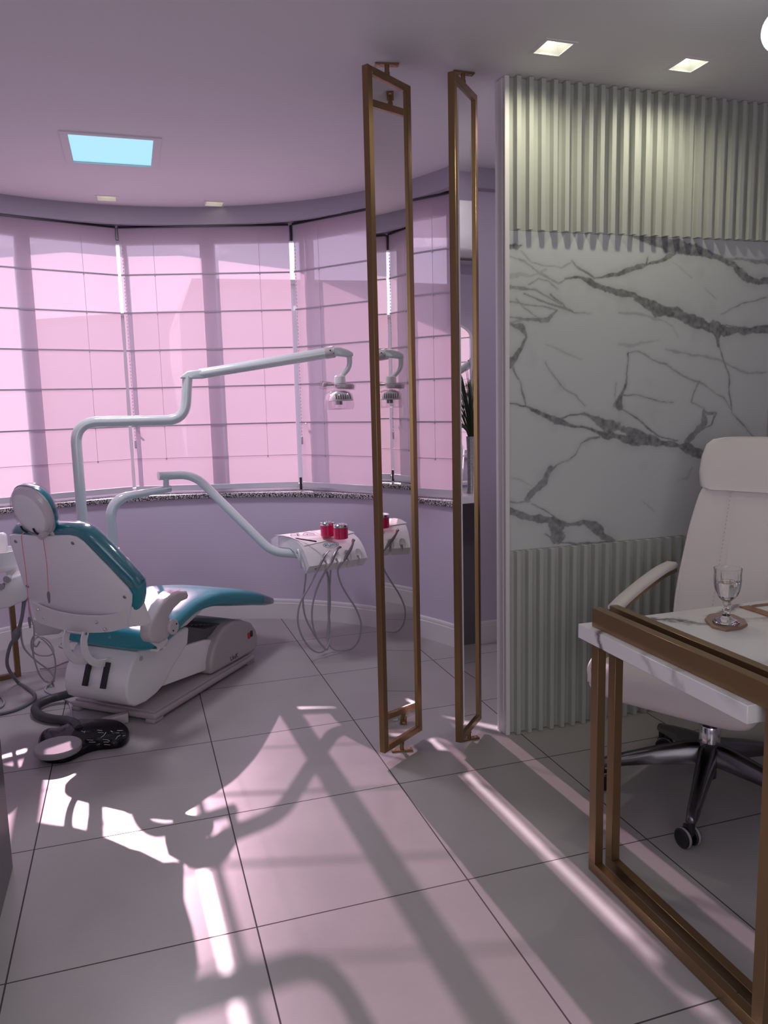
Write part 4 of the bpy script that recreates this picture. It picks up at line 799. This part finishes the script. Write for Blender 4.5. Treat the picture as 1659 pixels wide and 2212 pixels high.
floorhose('syringe_hose', [(57, 1293, 4.16), (48, 1335, 4.15), (45, 1362, 4.15), (50, 1395, 4.16), (64, 1414, 4.17), (85, 1432, 4.18), (105, 1447, 4.2), (117, 1463, 4.2), (112, 1474, -1), (100, 1472, 4.2)], .005, M['hose'], 'grey hose running down from the console and crossing the thick suction hose')
floorhose('syringe_hose', [(60, 1290, 4.17), (67, 1330, 4.15), (74, 1362, 4.15), (71, 1405, 4.15), (76, 1430, 4.16), (86, 1458, 4.17), (102, 1474, 4.2), (115, 1468, 4.2), (120, 1440, 4.2), (116, 1412, 4.2), (104, 1392, 4.2), (88, 1378, 4.2), (76, 1372, 4.2), (68, 1385, 4.2), (70, 1405, 4.2), (84, 1415, 4.2), (105, 1416, 4.2), (116, 1408, 4.2), (108, 1388, 4.22), (90, 1376, 4.22), (78, 1378, 4.22), (72, 1388, 4.2), (78, 1397, 4.2), (86, 1385, 4.2)], .0042, M['hose'], 'grey hose coiled in loose rings beside the chair back')
floorhose('power_cord', [(117, 1470, -1), (100, 1485, -1), (98, 1492, -1), (112, 1500, -1), (141, 1511, -1), (153, 1528, -1), (157, 1552, -1), (168, 1572, -1)], .004, M['cord'], 'thin grey cord running over the floor to the foot pedal')
floorhose('floor_cord', [(86, 1444, -1), (110, 1442, -1), (135, 1432, -1), (152, 1426, -1), (172, 1419, -1)], .0045, M['cord'], 'short pale cord crossing the floor to the chair base')
floorhose('floor_cord', [(168, 1385, -1), (140, 1386, -1), (129, 1392, -1), (133, 1398, -1), (155, 1404, -1), (175, 1404, -1)], .0045, M['cord'], 'pale cord bent back on itself near the baseboard under the chair back')
floorhose('floor_cord', [(-12, 1500, -1), (3, 1506, -1), (9, 1517, -1), (2, 1527, -1), (-14, 1532, -1)], .006, M['hose'], 'grey cord loop just entering the photo at the left edge')

# bronze frame stand at the left edge, behind the hoses
F0 = atz(45, 1460, .0); fd = Vector((-.93, -.36, 0)).normalized(); b = MB(); rt = Matrix.Rotation(math.atan2(fd.y, fd.x), 3, 'Z'); w_ = .026; LL = .5; HH = .5
for s in (w_/2, LL-w_/2): b.box(F0+fd*s+Vector((0, 0, HH/2)), (w_, w_, HH), rt, .001, 1)
for z in (w_/2, HH-w_/2): b.box(F0+fd*(LL/2)+Vector((0, 0, z)), (LL-2*w_, w_, w_), rt, .001, 1)
tag(obj('metal_frame', b, M['bronze']), 'bronze metal frame standing on the floor behind the hoses at left edge', 'frame')
# dark cabinet at the left edge
CB = empty('cabinet', (-.70, 2.05, 0)); tag(CB, 'dark grey lacquered cabinet side cut off by the left photo edge', 'cabinet')
b = MB(); b.b2((-.95, 1.55, .0), (-.440, 2.526, .74), .002, 1); obj('carcass', b, M['cab'], CB)
b = MB(); b.b2((-.96, 1.54, .741), (-.438, 2.534, .765), .002, 1); obj('top', b, M['cab'], CB)
b = MB(); b.b2((-.94, 2.528, .06), (-.70, 2.544, .735), .002, 1); obj('door', b, M['cab'], CB)

# ------------------------------------------------------------------ nook seen in the mirror: counter, vase, air conditioner, mirror
NC = empty('counter', (2.25, 3.5, 0)); tag(NC, 'white counter over a dark recess, seen in the mirror panel beside the ribbed wall', 'counter')
b = MB(); b.b2((2.06, 3.08, .875), (2.418, 4.03, .915), .003, 1); obj('worktop', b, M['white'], NC)
b = MB(); b.b2((2.10, 3.12, .0), (2.415, 3.14, .875)); b.b2((2.10, 3.94, .0), (2.415, 3.96, .875)); b.b2((2.395, 3.14, .0), (2.415, 3.94, .875)); obj('side_panels', b, M['cab'], NC)
VS = empty('vase', (2.16, 3.37, .915)); tag(VS, 'silver mosaic vase with grassy plant, seen in the mirror panel', 'vase')
b = MB(); b.lathe([(0, 0), (.026, 0), (.022, .02), (.022, .12), (.024, .25), (.027, .30), (.023, .30), (.018, .05), (0, .04)], n=24); obj('vessel', b, M['vase'], VS, local=True)
b = MB()
for k in range(110):
    a = random.uniform(0, 6.28); l = random.uniform(.25, .48); sp = random.uniform(.05, .24); q = [Vector((0, 0, .25)), Vector((sp*.25*math.cos(a), sp*.25*math.sin(a), .25+l*.5)), Vector((sp*.7*math.cos(a), sp*.7*math.sin(a), .25+l*.85)), Vector((sp*math.cos(a), sp*math.sin(a), .25+l*.92))]
    b.tube(q, [.0022, .002, .0014, .0004], 4, 2)
for a in (.5, 2.6, 4.4):
    q = [Vector((0, 0, .3)), Vector((.07*math.cos(a), .07*math.sin(a), .36)), Vector((.13*math.cos(a), .13*math.sin(a), .30)), Vector((.15*math.cos(a), .15*math.sin(a), .2))]; b.tube(q, [.004, .012, .012, .002], 6, 4)
obj('grass', b, M['leaf'], VS, local=True)
AC = empty('air_conditioner', (2.42, 3.5, 2.13)); tag(AC, 'white wall air conditioner, seen high in the mirror panel', 'air conditioner')
b = MB(); b.prism([(2.418, 2.13), (2.25, 2.13), (2.215, 2.17), (2.205, 2.30), (2.23, 2.42), (2.418, 2.42)], lambda u, v, d: Vector((u, d, v)), 3.1, 3.92, .012, 2); obj('casing', b, M['white'], AC)
b = MB(); b.box((2.27, 3.51, 2.135), (.07, .70, .008), Matrix.Rotation(R(-18), 3, 'Y')); obj('flap', b, M['bellows'], AC)
WM = empty('arched_mirror', (2.415, 3.42, .93)); tag(WM, 'arched wall mirror reflecting the window, seen in the mirror panel', 'mirror')
def arch(w, h, n=14): return [(-w, 0), (w, 0)] + [(w*math.cos(math.pi*k/n), h+w*.6*math.sin(math.pi*k/n)) for k in range(n+1)]
b = MB(); b.prism(arch(.16, .80), lambda u, v, d: Vector((d, 3.36+u, .93+v)), 2.400, 2.419, .002, 1); obj('frame', b, M['trim'], WM)
b = MB(); b.prism(arch(.14, .785), lambda u, v, d: Vector((d, 3.36+u, .945+v)), 2.3975, 2.4005); obj('mirror_glass', b, M['mirror'], WM)

# ------------------------------------------------------------------ desk
DK = empty('desk', (1.7, 1.6, 0)); tag(DK, 'white marble desk with paired bronze frames wrapping its end', 'desk')
SX0, SY0, SY1, SZ0, SZ1 = 1.207, 1.280, 1.945, .715, .757
b = MB(); b.b2((SX0, SY0, SZ0), (2.75, SY1, SZ1), .0015, 1); obj('marble_top', b, M['slab'], DK)
def ringframe(x):
    f = MB(); w = .027; h0 = .034; zt_ = .812; y0, y1 = 1.220, 1.908
    f.b2((x, y0, 0), (x+w, y1, h0), .001, 1); f.b2((x, y0, SZ1+.0), (x+w, y1, zt_), .001, 1)
    f.b2((x, y0, h0), (x+w, y0+.034, SZ1), .001, 1); f.b2((x, y1-.034, h0), (x+w, y1, SZ1), .001, 1); return f
obj('leg_frame', ringframe(1.229), M['bronze'], DK); obj('leg_frame', ringframe(1.287), M['bronze'], DK)
for x in (2.6, 2.66): obj('leg_frame', ringframe(x), M['bronze'], DK)
# placemat and paper at the right
b = MB(); c = [atz(1597, 1312, SZ1), atz(1700, 1300, SZ1), atz(1770, 1335, SZ1), atz(1668, 1336, SZ1)]; b.prism([(p.x, p.y) for p in c], lambda u, v, d: Vector((u, v, d)), SZ1+.0003, SZ1+.0035); tag(obj('placemat', b, M['kraft']), 'bronze-brown placemat on the desk at the right photo edge', 'placemat')
b = MB(); c = [atz(1618, 1311, SZ1), atz(1700, 1303, SZ1), atz(1765, 1330, SZ1), atz(1675, 1329, SZ1)]; b.prism([(p.x, p.y) for p in c], lambda u, v, d: Vector((u, v, d)), SZ1+.0037, SZ1+.0052); tag(obj('paper_sheet', b, M['paper']), 'white paper on the brown placemat at the right photo edge', 'paper')
pa = atz(1622, 1309, SZ1+.009); pb = atz(1690, 1302, SZ1+.009); b = MB(); b.tube([pa, pa+(pb-pa)*.12, pb], [.001, .0038, .0038], 10); tag(obj('pen', b, M['gilt']), 'gold pen lying on the paper at the right photo edge', 'pen')
GB = atz(1568, 1350, SZ1); CO = [(1525, 1341), (1532, 1332), (1556, 1328), (1585, 1332), (1608, 1343), (1612, 1352), (1598, 1360), (1568, 1364), (1540, 1357)]
b = MB(); L = [atz(x, y, SZ1) for x, y in CO]; b.prism([(p.x, p.y) for p in L], lambda u, v, d: Vector((u, v, d)), SZ1+.0003, SZ1+.007, .001, 1, 60); rr = empty('coaster', (GB.x, GB.y, SZ1)); tag(rr, 'brown agate slice coaster under the water goblet', 'coaster'); obj('slice', b, M['agate'], rr)
b = MB(); b.tube([Vector((p.x, p.y, SZ1+.0038)) for p in L+[L[0]]], .0038, 8); obj('gilt_rim', b, M['gilt'], rr)
GO = empty('goblet', (GB.x, GB.y, SZ1+.0078)); tag(GO, 'cut crystal goblet half full of water on the agate coaster', 'goblet')
mm = (atz(1612, 1350, SZ1)-atz(1568, 1350, SZ1)).length/44                    # metres per pixel at the goblet
gh = .158
OUTP = [(.034, 0), (.036, .002), (.033, .006), (.02, .012), (.011, .02), (.0085, .028), (.012, .033), (.013, .037), (.008, .042), (.0075, .048), (.012, .053), (.0125, .057), (.010, .061), (.018, .068), (.028, .080), (.034, .094), (.0375, .110), (.0385, .128), (.0375, .145), (.0385, gh)]
INP = [(.0365, gh), (.0355, .145), (.0362, .128), (.0352, .110), (.0318, .094), (.0255, .080), (.015, .070), (.004, .066)]
def facet(r, z, a): return r*(1-.035*abs(math.cos(a*5))*(1 if .066 < z < .146 else .2))
n = 60; b = MB(); secs = []
for r_, z in OUTP: secs.append([Vector((facet(r_, z, 2*math.pi*k/n)*math.cos(2*math.pi*k/n), facet(r_, z, 2*math.pi*k/n)*math.sin(2*math.pi*k/n), z)) for k in range(n)])
for r_, z in INP: secs.append([Vector((r_*math.cos(2*math.pi*k/n), r_*math.sin(2*math.pi*k/n), z)) for k in range(n)])
b.loft(secs); obj('bowl_and_stem', b, M['crystal'], GO, local=True, sharp=12)
b = MB(); b.lathe([(.003, .0665), (.0145, .0705), (.025, .0805), (.0313, .094), (.0347, .110), (.0352, .119), (0, .1192)], n=40); obj('water', b, M['water'], GO, local=True)

# ------------------------------------------------------------------ office chair (own frame: x forward, y to its far side)
OA = R(208.5); OC = empty('office_chair', (1.86, 2.14, 0), OA); tag(OC, 'white leather high-backed office chair behind the marble desk', 'office chair')
def op(name, b, m_, par=OC, **k): return obj(name, b, m_, par, local=True, **k)
# note: +y of the frame points to the camera-left/near side after rotation, far side is -y
b = MB(); b.lathe([(0, .075), (.026, .075), (.026, .155), (.045, .165), (.05, .185), (.038, .205), (.034, .21), (0, .21)], n=28); b.tube([(0, 0, .075), (0, 0, .07)], .02, 16); hub = op('hub', b, M['pol'])
b = MB(); b.lathe([(0, .205), (.036, .205), (.036, .262), (.034, .266), (0, .266)], n=32); op('chrome_collar', b, M['chrome'])
b = MB(); b.lathe([(0, .26), (.024, .26), (.024, .40), (0, .40)], n=20); b.b2((-.11, -.09, .385), (.12, .09, .425), .01, 2); b.box((-.05, -.12, .37), (.11, .07, .10), None, .02, 3); op('lift_mechanism', b, M['dark'])
RB = .365; base_ang = R(6.0)-OA
for k in range(5):
    a = base_ang+k*2*math.pi/5; d = Vector((math.cos(a), math.sin(a), 0)); s = Vector((-d.y, d.x, 0)); secs = []
    for f, hw, z0, z1 in ((.02, .034, .13, .205), (.08, .030, .125, .198), (.18, .025, .115, .172), (.28, .021, .100, .142), (.34, .019, .088, .122), (.375, .016, .086, .112), (.382, .008, .09, .106)):
        p = d*f; secs.append([p+s*hw+Vector((0, 0, z0+.004)), p+s*hw*.8+Vector((0, 0, z0)), p-s*hw*.8+Vector((0, 0, z0)), p-s*hw+Vector((0, 0, z0+.004)), p-s*hw*.95+Vector((0, 0, z1-.012)), p-s*hw*.5+Vector((0, 0, z1)), p+s*hw*.5+Vector((0, 0, z1)), p+s*hw*.95+Vector((0, 0, z1-.012))])
    b = MB(); b.loft(secs); op('base_arm', b, M['pol'], sharp=50)
    p = d*RB; ca = a+R(55 if k != 2 else 20); ax = Vector((-math.sin(ca), math.cos(ca), 0)); off_ = Vector((math.cos(ca), math.sin(ca), 0))*-.012
    b = MB(); b.cyl(p+Vector((0, 0, .045)), p+Vector((0, 0, .095)), .012, 14); b.box(p+off_+Vector((0, 0, .05)), (.035, .014, .04), Matrix.Rotation(ca, 3, 'Z'), .004, 2); cs = op('caster', b, M['dark'])
    for sg in (-1, 1):
        q = MB(); q.lathe([(0, .0), (.028, .0), (.0315, .003), (.0315, .017), (.027, .020), (.024, .0185), (0, .018)], p+off_+ax*sg*.009+Vector((0, 0, .0320)), ax*sg, 28); op('wheel', q, M['dark'], cs)
        q = MB(); q.lathe([(.0318, .006), (.0322, .008), (.0322, .013), (.0318, .015)], p+off_+ax*sg*.009+Vector((0, 0, .0320)), ax*sg, 28); op('tyre', q, M['disc'], cs)
def cush(L, n=32, e=.35):           # x, half width, z bottom, z top
    return [[Vector((x, hw*math.copysign(abs(math.cos(t_))**e, math.cos(t_)), (zb+z_)/2+(z_-zb)/2*math.copysign(abs(math.sin(t_))**.7, math.sin(t_)))) for t_ in [2*math.pi*j/n for j in range(n)]] for x, hw, zb, z_ in L]
L = [(-.26, .20, .47, .50), (-.255, .24, .45, .53), (-.15, .262, .435, .545), (.05, .266, .43, .55), (.22, .266, .425, .555), (.31, .264, .415, .552), (.355, .262, .415, .54), (.385, .258, .43, .522), (.395, .25, .455, .50)]
b = MB(); b.loft(cush(L)); op('seat', b, M['leather'], sharp=60)
b = MB()
for sg in (-1, 1): b.tube([Vector((x, sg*(hw+.001), zt_-.004)) for x, hw, zb, zt_ in L[1:]] + [Vector((.398, sg*.250, .478))], .007, 8, 3)
op('seat_piping', b, M['leather'])
# back: leans away, wider in the middle
def back(secs_, th):
    out_ = []
    for x, z, hw in secs_:
        out_.append([Vector((x+th/2*math.copysign(abs(math.sin(t_))**.8, math.sin(t_)) - .03*(1-abs(math.cos(t_))**2) + .018, hw*math.copysign(abs(math.cos(t_))**.35, math.cos(t_)), z)) for t_ in [2*math.pi*j/36 for j in range(36)]])
    return out_
B1 = [(-.235, .50, .215), (-.247, .53, .236), (-.288, .64, .248), (-.33, .76, .246), (-.375, .90, .236), (-.405, 1.00, .221), (-.42, 1.045, .208), (-.423, 1.057, .19)]
b = MB(); b.loft(back(B1, .075)); bk = op('backrest', b, M['leather'], sharp=60)
b = MB()
for sg in (-1, 1): b.tube([Vector((x+.028, sg*hw*.985, z)) for x, z, hw in B1], .006, 8, 4)
op('back_piping', b, M['leather'], bk)
b = MB()
for y in (-.095, .095):
    for k in range(34):
        z = .56+k*.0145; f = (z-.5)/.557; x = -.235-.188*f; b.box((x+.0455, y, z), (.003, .0035, .007), Matrix.Rotation(R(-15), 3, 'Y'))
op('stitching', b, M['stitch'], bk)
B2 = [(-.418, 1.045, .19), (-.422, 1.055, .222), (-.435, 1.11, .232), (-.45, 1.17, .230), (-.463, 1.215, .218), (-.468, 1.235, .195), (-.47, 1.242, .16)]
b = MB(); b.loft(back(B2, .10)); op('headrest', b, M['leather'], sharp=60)
for sg in (-1, 1):
    b = MB(); y = sg*.315; Lp = [(-.37, .735), (-.26, .729), (-.12, .708), (.02, .680), (.105, .657)]; secs = []
    for x, z in smooth([Vector((x, 0, z)) for x, z in Lp], [0]*5, 4)[0] and [(p.x, p.z) for p in smooth([Vector((x, 0, z)) for x, z in Lp], [0]*5, 4)[0]]:
        secs.append([Vector((x, y-.026, z-.010)), Vector((x, y+.026, z-.010)), Vector((x, y+.027, z+.002)), Vector((x, y+.018, z+.011)), Vector((x, y-.018, z+.011)), Vector((x, y-.027, z+.002))])
    b.loft(secs); ap = op('armrest_pad', b, M['leather'], sharp=60)
    b = MB(); secs = []
    fr = smooth([Vector(v) for v in ((-.38, y, .714), (-.26, y, .708), (-.12, y, .687), (.02, y, .658), (.11, y, .633), (.125, y, .60), (.11, y, .56), (.07, y*.93, .47), (.02, y*.86, .42), (-.04, y*.6, .41))], [0]*10, 5)[0]
    for i, p in enumerate(fr):
        tn = (fr[min(i+1, len(fr)-1)]-fr[max(i-1, 0)]).normalized(); nn = Vector((-tn.z, 0, tn.x)).normalized() if abs(tn.x)+abs(tn.z) > .3 else Vector((0, 0, 1)); sd_ = tn.cross(nn).normalized()
        secs.append([p+nn*.009+sd_*.02, p-nn*.009+sd_*.02, p-nn*.009-sd_*.02, p+nn*.009-sd_*.02])
    b.loft(secs); op('arm_frame', b, M['bronze'], ap)
